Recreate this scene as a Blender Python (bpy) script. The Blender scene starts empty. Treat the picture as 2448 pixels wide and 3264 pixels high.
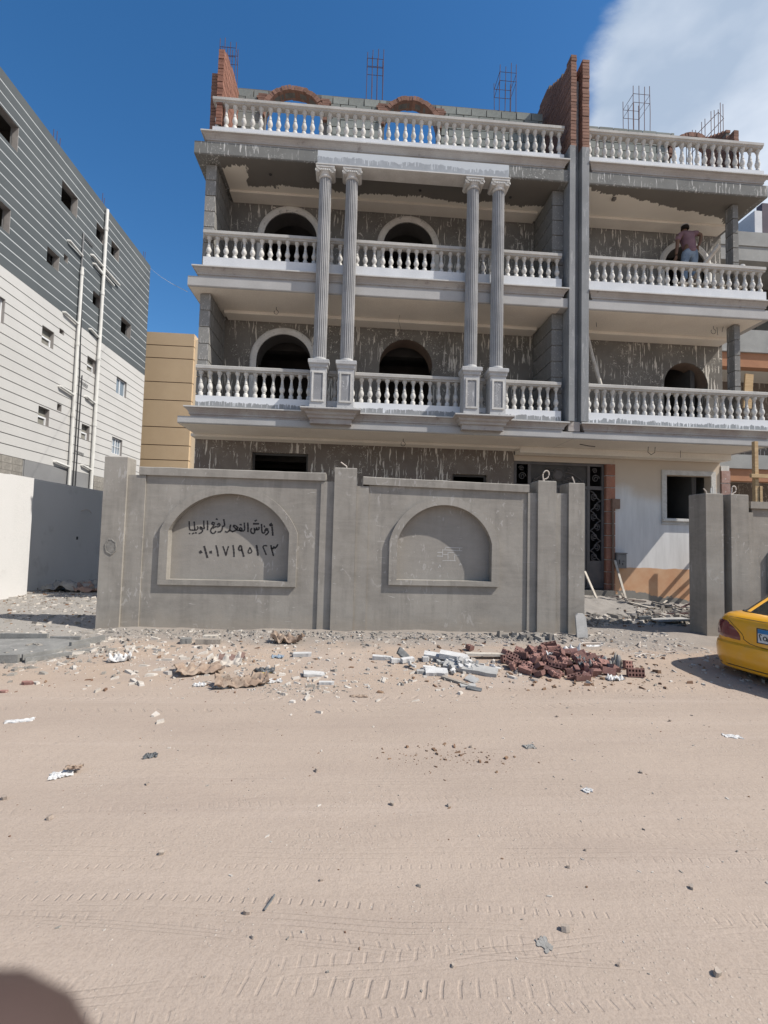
import bpy, bmesh, math, random
import numpy as np
from mathutils import Vector, Matrix, noise
random.seed(7)
PI = math.pi
sc = bpy.context.scene
C = sc.collection

# ------------------------------------------------------------------ camera
cam_d = bpy.data.cameras.new('camera')
cam = bpy.data.objects.new('camera', cam_d); C.objects.link(cam)
cam_d.sensor_fit = 'VERTICAL'; cam_d.sensor_height = 36.0; cam_d.sensor_width = 27.0
cam_d.lens = 1480.0 / 3264.0 * 36.0
cam_d.clip_start = 0.02; cam_d.clip_end = 3000
PITCH, ROLL, YAW = 0.05248817, 0.02605744, 0.06472257
fw = Vector((math.sin(YAW)*math.cos(PITCH), math.cos(YAW)*math.cos(PITCH), math.sin(PITCH)))
r0 = Vector((math.cos(YAW), -math.sin(YAW), 0)); u0 = r0.cross(fw)
rr = math.cos(ROLL)*r0 + math.sin(ROLL)*u0
uu = -math.sin(ROLL)*r0 + math.cos(ROLL)*u0
M = Matrix((rr, uu, -fw)).transposed().to_4x4(); M.translation = (0, 0, 1.6)
cam.matrix_world = M
sc.camera = cam

# ------------------------------------------------------------------ light
SUN = Vector((0.82, -0.34, 1.0)).normalized()          # towards the sun
ELEV = math.asin(SUN.z); AZ = math.atan2(SUN.x, SUN.y)
sun_d = bpy.data.lights.new('sun', 'SUN'); sun = bpy.data.objects.new('sun', sun_d); C.objects.link(sun)
sun_d.energy = 5.0; sun_d.angle = math.radians(0.55); sun_d.color = (1.0, 0.95, 0.87)
sun.rotation_euler = (-SUN).to_track_quat('-Z', 'Y').to_euler(); sun.location = (20, -10, 30)

w = bpy.data.worlds.new('World'); sc.world = w; w.use_nodes = True
nt = w.node_tree; N = nt.nodes; L = nt.links
for n in list(N): N.remove(n)
out = N.new('ShaderNodeOutputWorld'); bg = N.new('ShaderNodeBackground')
sky = N.new('ShaderNodeTexSky'); sky.sky_type = 'NISHITA'; sky.sun_disc = False
sky.sun_elevation = ELEV; sky.sun_rotation = AZ; sky.air_density = 1.0; sky.dust_density = 0.3; sky.ozone_density = 2.2; sky.altitude = 60
bg.inputs['Strength'].default_value = 0.122
def wn(t, **k):
    n = N.new(t)
    for a, b in k.items(): setattr(n, a, b)
    return n
def wm(op, a, b=None, c=None):
    n = N.new('ShaderNodeMath'); n.operation = op
    for i, v in enumerate((a, b, c)):
        if v is None: continue
        if isinstance(v, (int, float)): n.inputs[i].default_value = v
        else: L.new(v, n.inputs[i])
    return n.outputs[0]
tc = wn('ShaderNodeTexCoord'); sep = wn('ShaderNodeSeparateXYZ'); L.new(tc.outputs['Generated'], sep.inputs[0])
zc = wm('MAXIMUM', sep.outputs['Z'], 0.06)
px_ = wm('DIVIDE', sep.outputs['X'], zc); py_ = wm('DIVIDE', sep.outputs['Y'], zc)
cmb = wn('ShaderNodeCombineXYZ'); L.new(px_, cmb.inputs[0]); L.new(py_, cmb.inputs[1])
n1 = wn('ShaderNodeTexNoise'); n1.inputs['Scale'].default_value = 1.15; n1.inputs['Detail'].default_value = 9; n1.inputs['Roughness'].default_value = 0.60
n1.inputs['Distortion'].default_value = 0.35
L.new(cmb.outputs[0], n1.inputs['Vector'])
# a cloud bank over the eastern half of the sky, with a ragged western edge
edge = wm('MULTIPLY_ADD', py_, -0.16, px_)
bank = wm('SUBTRACT', edge, 0.345)
bias = wm('MAXIMUM', wm('MINIMUM', wm('MULTIPLY', bank, 2.6), 0.42), -0.75)
dens = wm('ADD', wm('SUBTRACT', n1.outputs[0], 0.47), bias)
mr = wn('ShaderNodeMapRange'); mr.interpolation_type = 'SMOOTHSTEP'; mr.inputs['From Min'].default_value = -0.03; mr.inputs['From Max'].default_value = 0.13
L.new(dens, mr.inputs['Value'])
fade = wm('MULTIPLY', mr.outputs[0], 0.93)
n2 = wn('ShaderNodeTexNoise'); n2.inputs['Scale'].default_value = 1.7; n2.inputs['Detail'].default_value = 6
L.new(cmb.outputs[0], n2.inputs['Vector'])
cr = wn('ShaderNodeValToRGB'); cr.color_ramp.elements[0].position = 0.36; cr.color_ramp.elements[1].position = 0.66
cr.color_ramp.elements[0].color = (3.3, 4.0, 5.0, 1); cr.color_ramp.elements[1].color = (7.4, 7.7, 8.2, 1)
L.new(n2.outputs[0], cr.inputs[0])
hs = wn('ShaderNodeHueSaturation'); hs.inputs['Saturation'].default_value = 1.3; hs.inputs['Value'].default_value = 1.08
L.new(sky.outputs[0], hs.inputs['Color'])
mx = wn('ShaderNodeMix', data_type='RGBA'); L.new(fade, mx.inputs[0]); L.new(hs.outputs[0], mx.inputs[6]); L.new(cr.outputs[0], mx.inputs[7])
L.new(mx.outputs[2], bg.inputs['Color']); L.new(bg.outputs[0], out.inputs['Surface'])

vs = sc.view_settings
vs.view_transform = 'Standard'; vs.look = 'None'; vs.exposure = 0.21; vs.gamma = 1.0; vs.use_curve_mapping = False

# ------------------------------------------------------------------ helpers
WPOS = {}
def tag(o, label=None, cat=None, group=None, kind=None):
    if label: o['label'] = label
    if cat: o['category'] = cat
    if group: o['group'] = group
    if kind: o['kind'] = kind
    return o
def thing(name, loc, label, cat, group=None):
    o = bpy.data.objects.new(name, None); C.objects.link(o); o.location = loc; o.empty_display_size = 0.2
    WPOS[o] = Vector(loc)
    return tag(o, label, cat, group)
class MB:
    def __init__(s): s.v = []; s.f = []; s.mi = []
    def add(s, vs, fs, mi=0):
        b = len(s.v); s.v += [tuple(v) for v in vs]
        for f in fs: s.f.append(tuple(b+i for i in f)); s.mi.append(mi)
        return s
    def box(s, x0, x1, y0, y1, z0, z1, mi=0, mat=None):
        vs = [Vector((x, y, z)) for z in (z0, z1) for y in (y0, y1) for x in (x0, x1)]
        if mat is not None: vs = [mat @ v for v in vs]
        return s.add(vs, [(0,2,3,1),(4,5,7,6),(0,1,5,4),(2,6,7,3),(0,4,6,2),(1,3,7,5)], mi)
    def rings(s, rs, cap=True, closed=False, mi=0):
        n = len(rs[0]); b = len(s.v)
        for r in rs: s.v += [tuple(p) for p in r]
        m = len(rs)
        for i in range(m if closed else m-1):
            j = (i+1) % m
            for k in range(n):
                k2 = (k+1) % n
                s.f.append((b+i*n+k, b+i*n+k2, b+j*n+k2, b+j*n+k)); s.mi.append(mi)
        if cap and not closed:
            s.f.append(tuple(b+k for k in range(n-1, -1, -1))); s.mi.append(mi)
            s.f.append(tuple(b+(m-1)*n+k for k in range(n))); s.mi.append(mi)
        return s
    def lathe(s, prof, n=12, c=(0,0,0), mi=0):
        return s.rings([[(c[0]+r*math.cos(2*PI*k/n), c[1]+r*math.sin(2*PI*k/n), c[2]+z) for k in range(n)] for r, z in prof], mi=mi)
    def tube(s, pts, r, n=6, mi=0):
        pts = [Vector(p) for p in pts]; rs = []
        for i, p in enumerate(pts):
            a = pts[max(i-1, 0)]; b = pts[min(i+1, len(pts)-1)]
            d = (b-a).normalized() if (b-a).length > 1e-9 else Vector((0,0,1))
            x = d.cross(Vector((0,0,1)) if abs(d.z) < 0.9 else Vector((1,0,0))).normalized(); y = d.cross(x)
            ri = r[i] if isinstance(r, (list, tuple)) else r
            rs.append([p + x*ri*math.cos(2*PI*k/n) + y*ri*math.sin(2*PI*k/n) for k in range(n)])
        return s.rings(rs, mi=mi)
    def mesh(s, name, mats, smooth=False):
        me = bpy.data.meshes.new(name); me.from_pydata(s.v, [], s.f)
        for m in (mats if isinstance(mats, (list, tuple)) else [mats]): me.materials.append(m)
        if any(s.mi): me.polygons.foreach_set('material_index', s.mi)
        bm = bmesh.new(); bm.from_mesh(me); bmesh.ops.recalc_face_normals(bm, faces=bm.faces); bm.to_mesh(me); bm.free()
        if smooth:
            me.polygons.foreach_set('use_smooth', [True]*len(me.polygons))
            me.set_sharp_from_angle(angle=math.radians(40 if smooth is True else smooth))
        me.update(); return me
def put(name, me, parent=None, loc=(0,0,0), rot=None):
    o = bpy.data.objects.new(name, me); C.objects.link(o)
    pw = WPOS.get(parent, Vector((0,0,0))) if parent else Vector((0,0,0))
    o.location = Vector(loc) - pw
    if rot is not None: o.rotation_euler = rot
    if parent: o.parent = parent
    WPOS[o] = Vector(loc)
    return o
def obj(name, mb, mats, parent=None, smooth=False):
    """mesh given in world coordinates"""
    return put(name, mb.mesh(name, mats, smooth), parent)
def solo(name, mb, mats, label, cat, group=None, smooth=False, loc=None):
    """a one-mesh thing, mesh in world coordinates, origin moved to its base"""
    if loc is None:
        v = np.array(mb.v); loc = (v[:,0].mean(), v[:,1].mean(), v[:,2].min())
    mb.v = [(a-loc[0], b-loc[1], c-loc[2]) for a, b, c in mb.v]
    o = put(name, mb.mesh(name, mats, smooth), None, loc)
    return tag(o, label, cat, group)
def plate(mb, outer, holes, place, t, mi=0):
    """2-D outline with holes, filled and given thickness; place(u, v, d) -> world"""
    bm = bmesh.new()
    es = []
    for poly in [outer]+holes:
        vs = [bm.verts.new((u, v, 0)) for u, v in poly]
        for i in range(len(vs)): es.append(bm.edges.new((vs[i], vs[(i+1) % len(vs)])))
    bmesh.ops.triangle_fill(bm, use_beauty=True, use_dissolve=False, edges=es)
    bm.verts.index_update()
    vv = [v.co.copy() for v in bm.verts]; ff = [[v.index for v in f.verts] for f in bm.faces]; n = len(vv)
    be = [(e.verts[0].index, e.verts[1].index) for e in bm.edges if len(e.link_faces) == 1]
    bm.free()
    verts = [place(p.x, p.y, 0) for p in vv] + [place(p.x, p.y, t) for p in vv]
    faces = ff + [[i+n for i in reversed(f)] for f in ff] + [(a, b, b+n, a+n) for a, b in be]
    return mb.add(verts, faces, mi)
def front(Y): return lambda u, v, d: (u, Y+d, v)
def arch(cx, hw, zs, z0, r=None, n=18, rise=None):
    """opening outline with a round or segmental head"""
    rise = hw if rise is None else rise
    R = (hw*hw+rise*rise)/(2*rise); cz = zs+rise-R; a0 = math.asin(min(1, hw/R))
    if rise > hw: a0 = PI-a0
    pts = [(cx-hw, z0), (cx+hw, z0)]
    for i in range(n+1):
        a = a0 - 2*a0*i/n
        pts.append((cx+R*math.sin(a), cz+R*math.cos(a)))
    return pts
def rect(x0, x1, z0, z1): return [(x0, z0), (x1, z0), (x1, z1), (x0, z1)]

# ------------------------------------------------------------------ materials
class NT:
    def __init__(s, name, rough=0.9, spec=0.2):
        s.m = bpy.data.materials.new(name); s.m.use_nodes = True; s.t = s.m.node_tree
        s.b = s.t.nodes['Principled BSDF']; s.b.inputs['Roughness'].default_value = rough
        s.b.inputs['Specular IOR Level'].default_value = spec
        s.tc = s.t.nodes.new('ShaderNodeTexCoord'); s.P = s.tc.outputs['Object']
    def L(s, a, b): s.t.links.new(a, b)
    def set(s, inp, v):
        if isinstance(v, (int, float)): inp.default_value = v
        elif isinstance(v, tuple): inp.default_value = v if len(v) == len(inp.default_value) else (*v, 1)
        else: s.L(v, inp)
    def math(s, op, a, b=None, c=None, clamp=False):
        n = s.t.nodes.new('ShaderNodeMath'); n.operation = op; n.use_clamp = clamp
        for i, v in enumerate((a, b, c)):
            if v is not None: s.set(n.inputs[i], v)
        return n.outputs[0]
    def noise(s, scale, detail=4, rough=0.55, vec=None, stretch=None, dist=0.0):
        v = vec or s.P
        if stretch:
            mp = s.t.nodes.new('ShaderNodeMapping'); mp.inputs['Scale'].default_value = stretch; s.L(v, mp.inputs[0]); v = mp.outputs[0]
        n = s.t.nodes.new('ShaderNodeTexNoise'); n.inputs['Scale'].default_value = scale; n.inputs['Detail'].default_value = detail
        n.inputs['Roughness'].default_value = rough; n.inputs['Distortion'].default_value = dist
        s.L(v, n.inputs['Vector']); return n.outputs[0]
    def vor(s, scale, feat='F1', vec=None, rnd=1.0):
        n = s.t.nodes.new('ShaderNodeTexVoronoi'); n.feature = feat; n.inputs['Scale'].default_value = scale
        n.inputs['Randomness'].default_value = rnd
        s.L(vec or s.P, n.inputs['Vector']); return n
    def step(s, v, a, b, smooth=True):
        n = s.t.nodes.new('ShaderNodeMapRange'); n.interpolation_type = 'SMOOTHSTEP' if smooth else 'LINEAR'
        s.set(n.inputs['Value'], v); n.inputs['From Min'].default_value = a; n.inputs['From Max'].default_value = b
        return n.outputs[0]
    def mix(s, f, a, b, mode='MIX'):
        n = s.t.nodes.new('ShaderNodeMix'); n.data_type = 'RGBA'; n.blend_type = mode
        s.set(n.inputs[0], f); s.set(n.inputs[6], a); s.set(n.inputs[7], b); return n.outputs[2]
    def xyz(s):
        n = s.t.nodes.new('ShaderNodeSeparateXYZ'); s.L(s.P, n.inputs[0]); return n.outputs
    def rnd(s):
        return s.t.nodes.new('ShaderNodeObjectInfo').outputs['Random']
    def col(s, c): s.set(s.b.inputs['Base Color'], c)
    def bump(s, h, strength=0.3, dist=0.01):
        n = s.t.nodes.new('ShaderNodeBump'); n.inputs['Strength'].default_value = strength; n.inputs['Distance'].default_value = dist
        s.L(h, n.inputs['Height']); s.L(n.outputs[0], s.b.inputs['Normal'])
def sc3(c, k): return tuple(x*k for x in c)
def mottled(name, c1, c2, scale=2.0, rough=0.9, bump=0.25, fine=60, c3=None, spec=0.15, vary=0.0, streak=False):
    k = NT(name, rough, spec)
    c = k.mix(k.step(k.noise(scale, 6, 0.6), 0.32, 0.68), c1, c2)
    if streak: c = k.mix(k.math('MULTIPLY', k.step(k.noise(3.0, 5, 0.6, stretch=(2.2, 2.2, 0.25)), 0.48, 0.75), 0.55), c, c3 or sc3(c1, 0.7))
    elif c3: c = k.mix(k.step(k.noise(scale*3.1, 5, 0.65), 0.58, 0.72), c, c3)
    f = k.noise(fine, 3, 0.6)
    c = k.mix(k.step(f, 0.3, 0.75), k.mix(1.0, c, (0.86,)*3, 'MULTIPLY'), c)
    if vary:
        v = k.math('MULTIPLY_ADD', k.rnd(), vary, 1.0-vary*0.5)
        cc = k.t.nodes.new('ShaderNodeCombineXYZ')
        for i in range(3): k.L(v, cc.inputs[i])
        c = k.mix(1.0, c, cc.outputs[0], 'MULTIPLY')
    k.col(c)
    if bump: k.bump(f, bump, 0.006)
    return k.m
def plain(name, c, rough=0.6, metal=0.0, spec=0.3):
    return mottled(name, c, sc3(c, 0.86), 5.0, rough, 0.08, 40, spec=spec) if not metal else _metal(name, c, rough, metal)
def _metal(name, c, rough, metal):
    k = NT(name, rough, 0.5); k.b.inputs['Metallic'].default_value = metal
    k.col(k.mix(k.noise(9, 4), c, sc3(c, 0.7))); return k.m

def cement(name, c1, c2, rain=0.5):
    """float-finished cement: clouds, trowel arcs, vertical water marks"""
    k = NT(name, 0.92, 0.12)
    c = k.mix(k.step(k.noise(1.3, 7, 0.62, dist=0.4), 0.3, 0.7), c1, c2)
    c = k.mix(k.math('MULTIPLY', k.step(k.noise(2.6, 6, 0.6, stretch=(3, 3, 0.35)), 0.45, 0.7), rain), c, sc3(c1, 0.78))
    f = k.noise(90, 3, 0.7); g = k.noise(14, 4, 0.6)
    c = k.mix(k.step(f, 0.25, 0.7), k.mix(1.0, c, (0.9,)*3, 'MULTIPLY'), c)
    # lime splashes low down and pin holes
    z_ = k.xyz()[2]
    sp = k.math('MULTIPLY', k.step(k.noise(11, 3, 0.5, stretch=(1, 1, 0.5), dist=1.2), 0.615, 0.65), k.step(k.noise(1.1, 2), 0.50, 0.58))
    c = k.mix(k.math('MULTIPLY', sp, 0.55), c, (0.42, 0.40, 0.38))
    tw = k.step(k.noise(2.2, 5, 0.7, stretch=(0.6, 1, 2.6), dist=1.6), 0.35, 0.7); c = k.mix(k.math('MULTIPLY', tw, 0.30), c, sc3(c2, 1.12))
    sc_ = k.math('MULTIPLY', k.step(k.noise(1.0, 2, 0.5, stretch=(5, 5, 38), dist=0.5), 0.70, 0.72), k.step(k.noise(1.6, 3), 0.52, 0.6)); c = k.mix(k.math('MULTIPLY', sc_, 0.5), c, (0.5, 0.48, 0.45))
    dz_ = k.math('SUBTRACT', 1.0, k.step(k.math('ADD', z_, k.math('MULTIPLY', k.noise(3.0, 5, 0.65), 0.5)), 0.28, 0.62)); c = k.mix(k.math('MULTIPLY', dz_, 0.45), c, (0.33, 0.285, 0.235))
    ht = k.math('SUBTRACT', 1.0, k.step(k.vor(5).outputs[0], 0.02, 0.05))
    c = k.mix(k.math('MULTIPLY', ht, 0.5), c, sc3(c1, 0.5))
    k.col(c); k.bump(k.math('ADD', k.math('MULTIPLY', f, 0.4), g), 0.25, 0.008)
    return k.m
def drip_plaster(name, c1, c2, white, amt=1.0, seed=0.0):
    """raw cement with runs and splashes of whitewash"""
    k = NT(name, 0.95, 0.1)
    ad = k.t.nodes.new('ShaderNodeVectorMath'); ad.operation = 'ADD'; k.L(k.tc.outputs['Object'], ad.inputs[0]); ad.inputs[1].default_value = (seed, seed*0.7, seed*1.3)
    k.P = ad.outputs[0]
    c = k.mix(k.step(k.noise(1.6, 6, 0.6), 0.3, 0.7), c1, c2)
    wig = k.t.nodes.new('ShaderNodeVectorMath'); wig.operation = 'ADD'
    wn_ = k.t.nodes.new('ShaderNodeCombineXYZ'); k.L(k.math('MULTIPLY', k.math('SUBTRACT', k.noise(5.0, 3), 0.5), 0.07), wn_.inputs[0])
    k.L(k.P, wig.inputs[0]); k.L(wn_.outputs[0], wig.inputs[1]); wp = wig.outputs[0]
    runs = k.step(k.noise(1.0, 2, 0.5, vec=wp, stretch=(24, 24, 1.9)), 0.605, 0.635)
    runs2 = k.step(k.noise(1.0, 3, 0.6, vec=wp, stretch=(11, 11, 1.1)), 0.64, 0.665)
    gate = k.step(k.noise(1.3, 4, 0.6), 0.40, 0.52); gate3 = k.step(k.noise(0.9, 3, 0.6, stretch=(1.3, 1, 1)), 0.5, 0.6)
    sp = k.step(k.noise(17, 3, 0.6, dist=1.4), 0.615, 0.645)
    sp2 = k.step(k.noise(5, 6, 0.75, dist=1.0), 0.635, 0.66)
    gate2 = k.step(k.noise(1.7, 3), 0.45, 0.58)
    wv = k.math('MAXIMUM', k.math('MAXIMUM', k.math('MULTIPLY', runs, gate), k.math('MULTIPLY', runs2, gate3)), k.math('MAXIMUM', k.math('MULTIPLY', sp, gate2), sp2))
    c = k.mix(k.math('MULTIPLY', wv, 0.8*amt), c, white)
    f = k.noise(70, 3, 0.7); c = k.mix(k.step(f, 0.25, 0.7), k.mix(1.0, c, (0.85,)*3, 'MULTIPLY'), c)
    k.col(c); k.bump(f, 0.35, 0.008); return k.m
def part_paint(name, raw, paint, ax, ay, c0, amp, tooth=9.0, left=None):
    """ceiling half whitewashed: painted where ax*x+ay*y > c0 plus ragged brush marks"""
    k = NT(name, 0.93, 0.1); X, Y, Z = k.xyz()
    d = k.math('ADD', k.math('MULTIPLY', X, ax), k.math('MULTIPLY', Y, ay))
    nz = k.math('ADD', k.math('MULTIPLY', k.math('SUBTRACT', k.noise(0.9, 3), 0.5), amp), k.math('MULTIPLY', k.math('SUBTRACT', k.noise(tooth, 4, 0.7, stretch=(1.6, 0.4, 1)), 0.5), 0.30))
    f = k.step(k.math('ADD', d, nz), c0-0.006, c0+0.006)
    if left is not None: f = k.math('MAXIMUM', f, k.math('MULTIPLY', k.step(k.math('ADD', k.math('MULTIPLY', X, -1.0), nz), left-0.006, left+0.006), k.step(k.math('ADD', Y, nz), 10.30, 10.31)))
    r = k.mix(k.noise(1.5, 5), raw, sc3(raw, 0.75)); p = k.mix(k.noise(0.8, 5), paint, sc3(paint, 0.84))
    k.col(k.mix(f, r, p)); return k.m
def edge_paint(name, raw, paint, z0, amp=0.10, freq=6.0):
    """white face whose lowest strip is still bare cement with ragged edge"""
    k = NT(name, 0.9, 0.15); X, Y, Z = k.xyz()
    nz = k.math('MULTIPLY', k.math('SUBTRACT', k.noise(freq, 5, 0.75, stretch=(1.0, 1.0, 0.6)), 0.5), amp)
    dr = k.math('MULTIPLY', k.step(k.noise(1.0, 3, 0.7, stretch=(26, 26, 1)), 0.56, 0.6), 0.09)
    f = k.step(k.math('ADD', k.math('ADD', Z, nz), dr), z0-0.008, z0+0.008)
    p = k.mix(k.noise(2.0, 6), paint, sc3(paint, 0.86)); r = k.mix(k.noise(9, 4), raw, sc3(raw, 1.5))
    k.col(k.mix(f, r, p)); k.bump(k.noise(60, 3), 0.15, 0.005); return k.m

WHITE = (0.62, 0.61, 0.60)
m_fence = cement('fence_cement', (0.235, 0.217, 0.194), (0.322, 0.299, 0.268))
m_fence2 = cement('niche_cement', (0.262, 0.243, 0.22), (0.305, 0.284, 0.257), 0.25)
m_wall_u = drip_plaster('upper_wall_plaster', (0.155, 0.143, 0.128), (0.205, 0.19, 0.17), (0.70, 0.65, 0.575))
m_wall_u2 = drip_plaster('upper_wall_plaster_two', (0.155, 0.147, 0.137), (0.205, 0.195, 0.18), (0.70, 0.66, 0.60), 1.0, 31.7)
m_wall_g = drip_plaster('ground_wall_plaster', (0.165, 0.137, 0.118), (0.215, 0.185, 0.162), (0.74, 0.69, 0.62), 1.0, 13.1)
m_fin = drip_plaster('fin_plaster', (0.20, 0.195, 0.185), (0.25, 0.245, 0.235), (0.52, 0.50, 0.47), 0.7, 5.5)
m_strip = drip_plaster('strip_plaster', (0.23, 0.235, 0.24), (0.29, 0.295, 0.30), (0.5, 0.5, 0.5), 0.5, 77.0)
m_bal = mottled('baluster_plaster', (0.60, 0.585, 0.56), (0.50, 0.485, 0.46), 7.0, 0.85, 0.2, 50, c3=(0.40, 0.385, 0.365), vary=0.22)
m_rail = mottled('handrail_plaster', (0.50, 0.485, 0.46), (0.42, 0.405, 0.385), 2.2, 0.88, 0.2, 50, c3=(0.36, 0.35, 0.33))
m_plinth = mottled('plinth_paint', (0.67, 0.68, 0.70), (0.59, 0.605, 0.63), 2.0, 0.85, 0.15, 50)
m_plinth1 = edge_paint('plinth_paint_patchy', (0.20, 0.205, 0.21), (0.67, 0.685, 0.71), 4.40, 0.16)
m_plinth2 = edge_paint('plinth_paint_patchy_two', (0.20, 0.21, 0.22), (0.67, 0.685, 0.71), 4.385, 0.26)
m_corn = mottled('cornice_plaster', (0.45, 0.425, 0.40), (0.375, 0.345, 0.32), 1.6, 0.9, 0.2, 50, c3=(0.29, 0.262, 0.245))
m_corn1 = mottled('low_cornice_plaster', (0.355, 0.31, 0.285), (0.46, 0.435, 0.41), 1.8, 0.9, 0.25, 50, c3=(0.27, 0.23, 0.215))
m_lip = mottled('cornice_lip', (0.60, 0.59, 0.57), (0.52, 0.51, 0.49), 3.0, 0.85, 0.1)
m_band = mottled('slab_band', (0.46, 0.45, 0.44), (0.40, 0.39, 0.38), 1.4, 0.9, 0.2, 50)
m_band_raw = drip_plaster('raw_slab_band', (0.175, 0.175, 0.168), (0.22, 0.22, 0.21), (0.62, 0.61, 0.585), 1.0, 3.3)
m_entab = edge_paint('entablature_patchy', (0.25, 0.265, 0.285), (0.52, 0.55, 0.58), 9.80, 0.36, 2.6)
m_column = mottled('column_plaster', (0.47, 0.465, 0.46), (0.38, 0.378, 0.378), 3.0, 0.8, 0.15, 50, c3=(0.27, 0.27, 0.272), streak=True)
m_ped = mottled('pedestal_plaster', (0.42, 0.42, 0.425), (0.50, 0.50, 0.50), 4.0, 0.8, 0.15, 50, c3=(0.28, 0.28, 0.29))
m_ped_panel = drip_plaster('pedestal_panel', (0.24, 0.24, 0.25), (0.30, 0.30, 0.31), (0.58, 0.58, 0.58), 1.0, 9.0)
m_ceil = mottled('ceiling_limewash', (0.80, 0.745, 0.66), (0.72, 0.665, 0.59), 0.9, 0.93, 0.05)
m_ceil_roofL = part_paint('ceiling_part_painted', (0.19, 0.18, 0.165), (0.76, 0.72, 0.64), 0.0, 1.0, 10.86, 0.7, left=2.72)
m_ceil_roofR = part_paint('ceiling_part_painted_two', (0.195, 0.184, 0.166), (0.76, 0.72, 0.64), -0.19, 1.0, 9.16, 0.45, 6.0)
m_arch = mottled('arch_moulding', (0.68, 0.66, 0.62), (0.58, 0.56, 0.53), 3.5, 0.9, 0.2, 50, c3=(0.30, 0.29, 0.28))
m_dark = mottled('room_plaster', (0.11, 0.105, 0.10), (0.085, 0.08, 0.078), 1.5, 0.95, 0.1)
m_peach = None
m_block = mottled('concrete_block', (0.27, 0.285, 0.265), (0.22, 0.235, 0.22), 6.0, 0.95, 0.4, 45, vary=0.25)
m_mortar = mottled('mortar', (0.20, 0.19, 0.175), (0.15, 0.14, 0.13), 6.0, 0.95, 0.4)
m_brick = mottled('red_clay_brick', (0.275, 0.138, 0.102), (0.215, 0.108, 0.082), 9.0, 0.9, 0.3, 60, vary=0.45)
m_brick_d = mottled('dusty_clay_brick', (0.27, 0.16, 0.12), (0.21, 0.12, 0.095), 9.0, 0.92, 0.3, 60, vary=0.4)
m_brick_p = mottled('rubble_brick', (0.265, 0.15, 0.128), (0.195, 0.105, 0.092), 11.0, 0.95, 0.3, 80, c3=(0.38, 0.30, 0.255), vary=0.6)
m_rebar = _metal('rebar_steel', (0.11, 0.055, 0.06), 0.7, 0.4)
m_iron = mottled('iron_door', (0.085, 0.08, 0.082), (0.11, 0.10, 0.10), 6, 0.5, 0.1, spec=0.4)
m_iron_d = mottled('iron_door_dusty', (0.13, 0.115, 0.11), (0.09, 0.085, 0.085), 4, 0.6, 0.1, spec=0.4)
m_wood = NT('raw_timber', 0.85, 0.15)
_w = m_wood.noise(3.0, 5, 0.6, stretch=(1, 9, 9), dist=0.6); m_wood.col(m_wood.mix(m_wood.step(_w, 0.3, 0.7), (0.52, 0.38, 0.22), (0.40, 0.27, 0.15))); m_wood.bump(_w, 0.2, 0.004); m_wood = m_wood.m
m_wood_w = mottled('whitewashed_timber', (0.58, 0.54, 0.48), (0.46, 0.41, 0.35), 7.0, 0.9, 0.3, 60, c3=(0.33, 0.27, 0.21))
m_wood_g = mottled('weathered_timber', (0.34, 0.30, 0.26), (0.26, 0.23, 0.20), 7.0, 0.9, 0.3, 60, c3=(0.45, 0.42, 0.38))
m_pvc = mottled('pvc_pipe', (0.66, 0.65, 0.62), (0.58, 0.57, 0.54), 4, 0.5, 0.03, spec=0.4)
m_cond = mottled('plastic_conduit', (0.60, 0.53, 0.47), (0.5, 0.43, 0.38), 9, 0.6, 0.05)
m_black = mottled('black_cable', (0.05, 0.05, 0.055), (0.07, 0.07, 0.07), 9, 0.7, 0.05)
m_paintink = mottled('black_wall_paint', (0.03, 0.028, 0.03), (0.06, 0.056, 0.055), 25, 0.7, 0.05)
m_chalk = mottled('chalk_line', (0.60, 0.59, 0.57), (0.46, 0.45, 0.44), 60, 0.95, 0.0)
m_pale_b = mottled('pale_stucco', (0.535, 0.525, 0.51), (0.50, 0.49, 0.475), 0.6, 0.92, 0.15, 70)
m_grey_b = mottled('grey_stucco', (0.088, 0.099, 0.106), (0.105, 0.116, 0.122), 0.5, 0.92, 0.15, 70)
m_base_b = mottled('grey_base_render', (0.205, 0.205, 0.21), (0.24, 0.24, 0.243), 0.7, 0.92, 0.15)
m_groove_p = mottled('grey_groove', (0.26, 0.26, 0.26), (0.31, 0.31, 0.31), 3, 0.9, 0.05)
m_groove_w = mottled('white_groove', (0.50, 0.52, 0.53), (0.45, 0.47, 0.48), 3, 0.9, 0.05)
m_reveal = mottled('window_reveal', (0.33, 0.31, 0.295), (0.27, 0.25, 0.24), 3, 0.9, 0.15)
m_alu = mottled('white_aluminium', (0.72, 0.73, 0.75), (0.68, 0.69, 0.71), 6, 0.4, 0.0, spec=0.5)
m_tan = mottled('tan_stucco', (0.56, 0.42, 0.275), (0.52, 0.385, 0.25), 0.5, 0.92, 0.15, 60)
m_tan_lit = mottled('sunlit_tan_stucco', (0.66, 0.56, 0.42), (0.62, 0.52, 0.39), 0.5, 0.92, 0.15, 60)  # lighter tan: sunlight on the side face put into the colour
m_tan_g = mottled('brown_groove', (0.12, 0.085, 0.055), (0.15, 0.1, 0.07), 3, 0.9, 0.05)
m_nwall = mottled('neighbour_white_wall', (0.68, 0.665, 0.65), (0.64, 0.63, 0.615), 0.5, 0.9, 0.12, 70, c3=(0.57, 0.555, 0.54))
m_marble = mottled('white_marble', (0.62, 0.61, 0.60), (0.50, 0.49, 0.48), 7.0, 0.6, 0.1, 30, c3=(0.40, 0.39, 0.38), vary=0.2)
m_greystone = mottled('grey_stone', (0.42, 0.41, 0.395), (0.34, 0.335, 0.325), 4.0, 0.8, 0.15, 40, vary=0.2)
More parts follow.
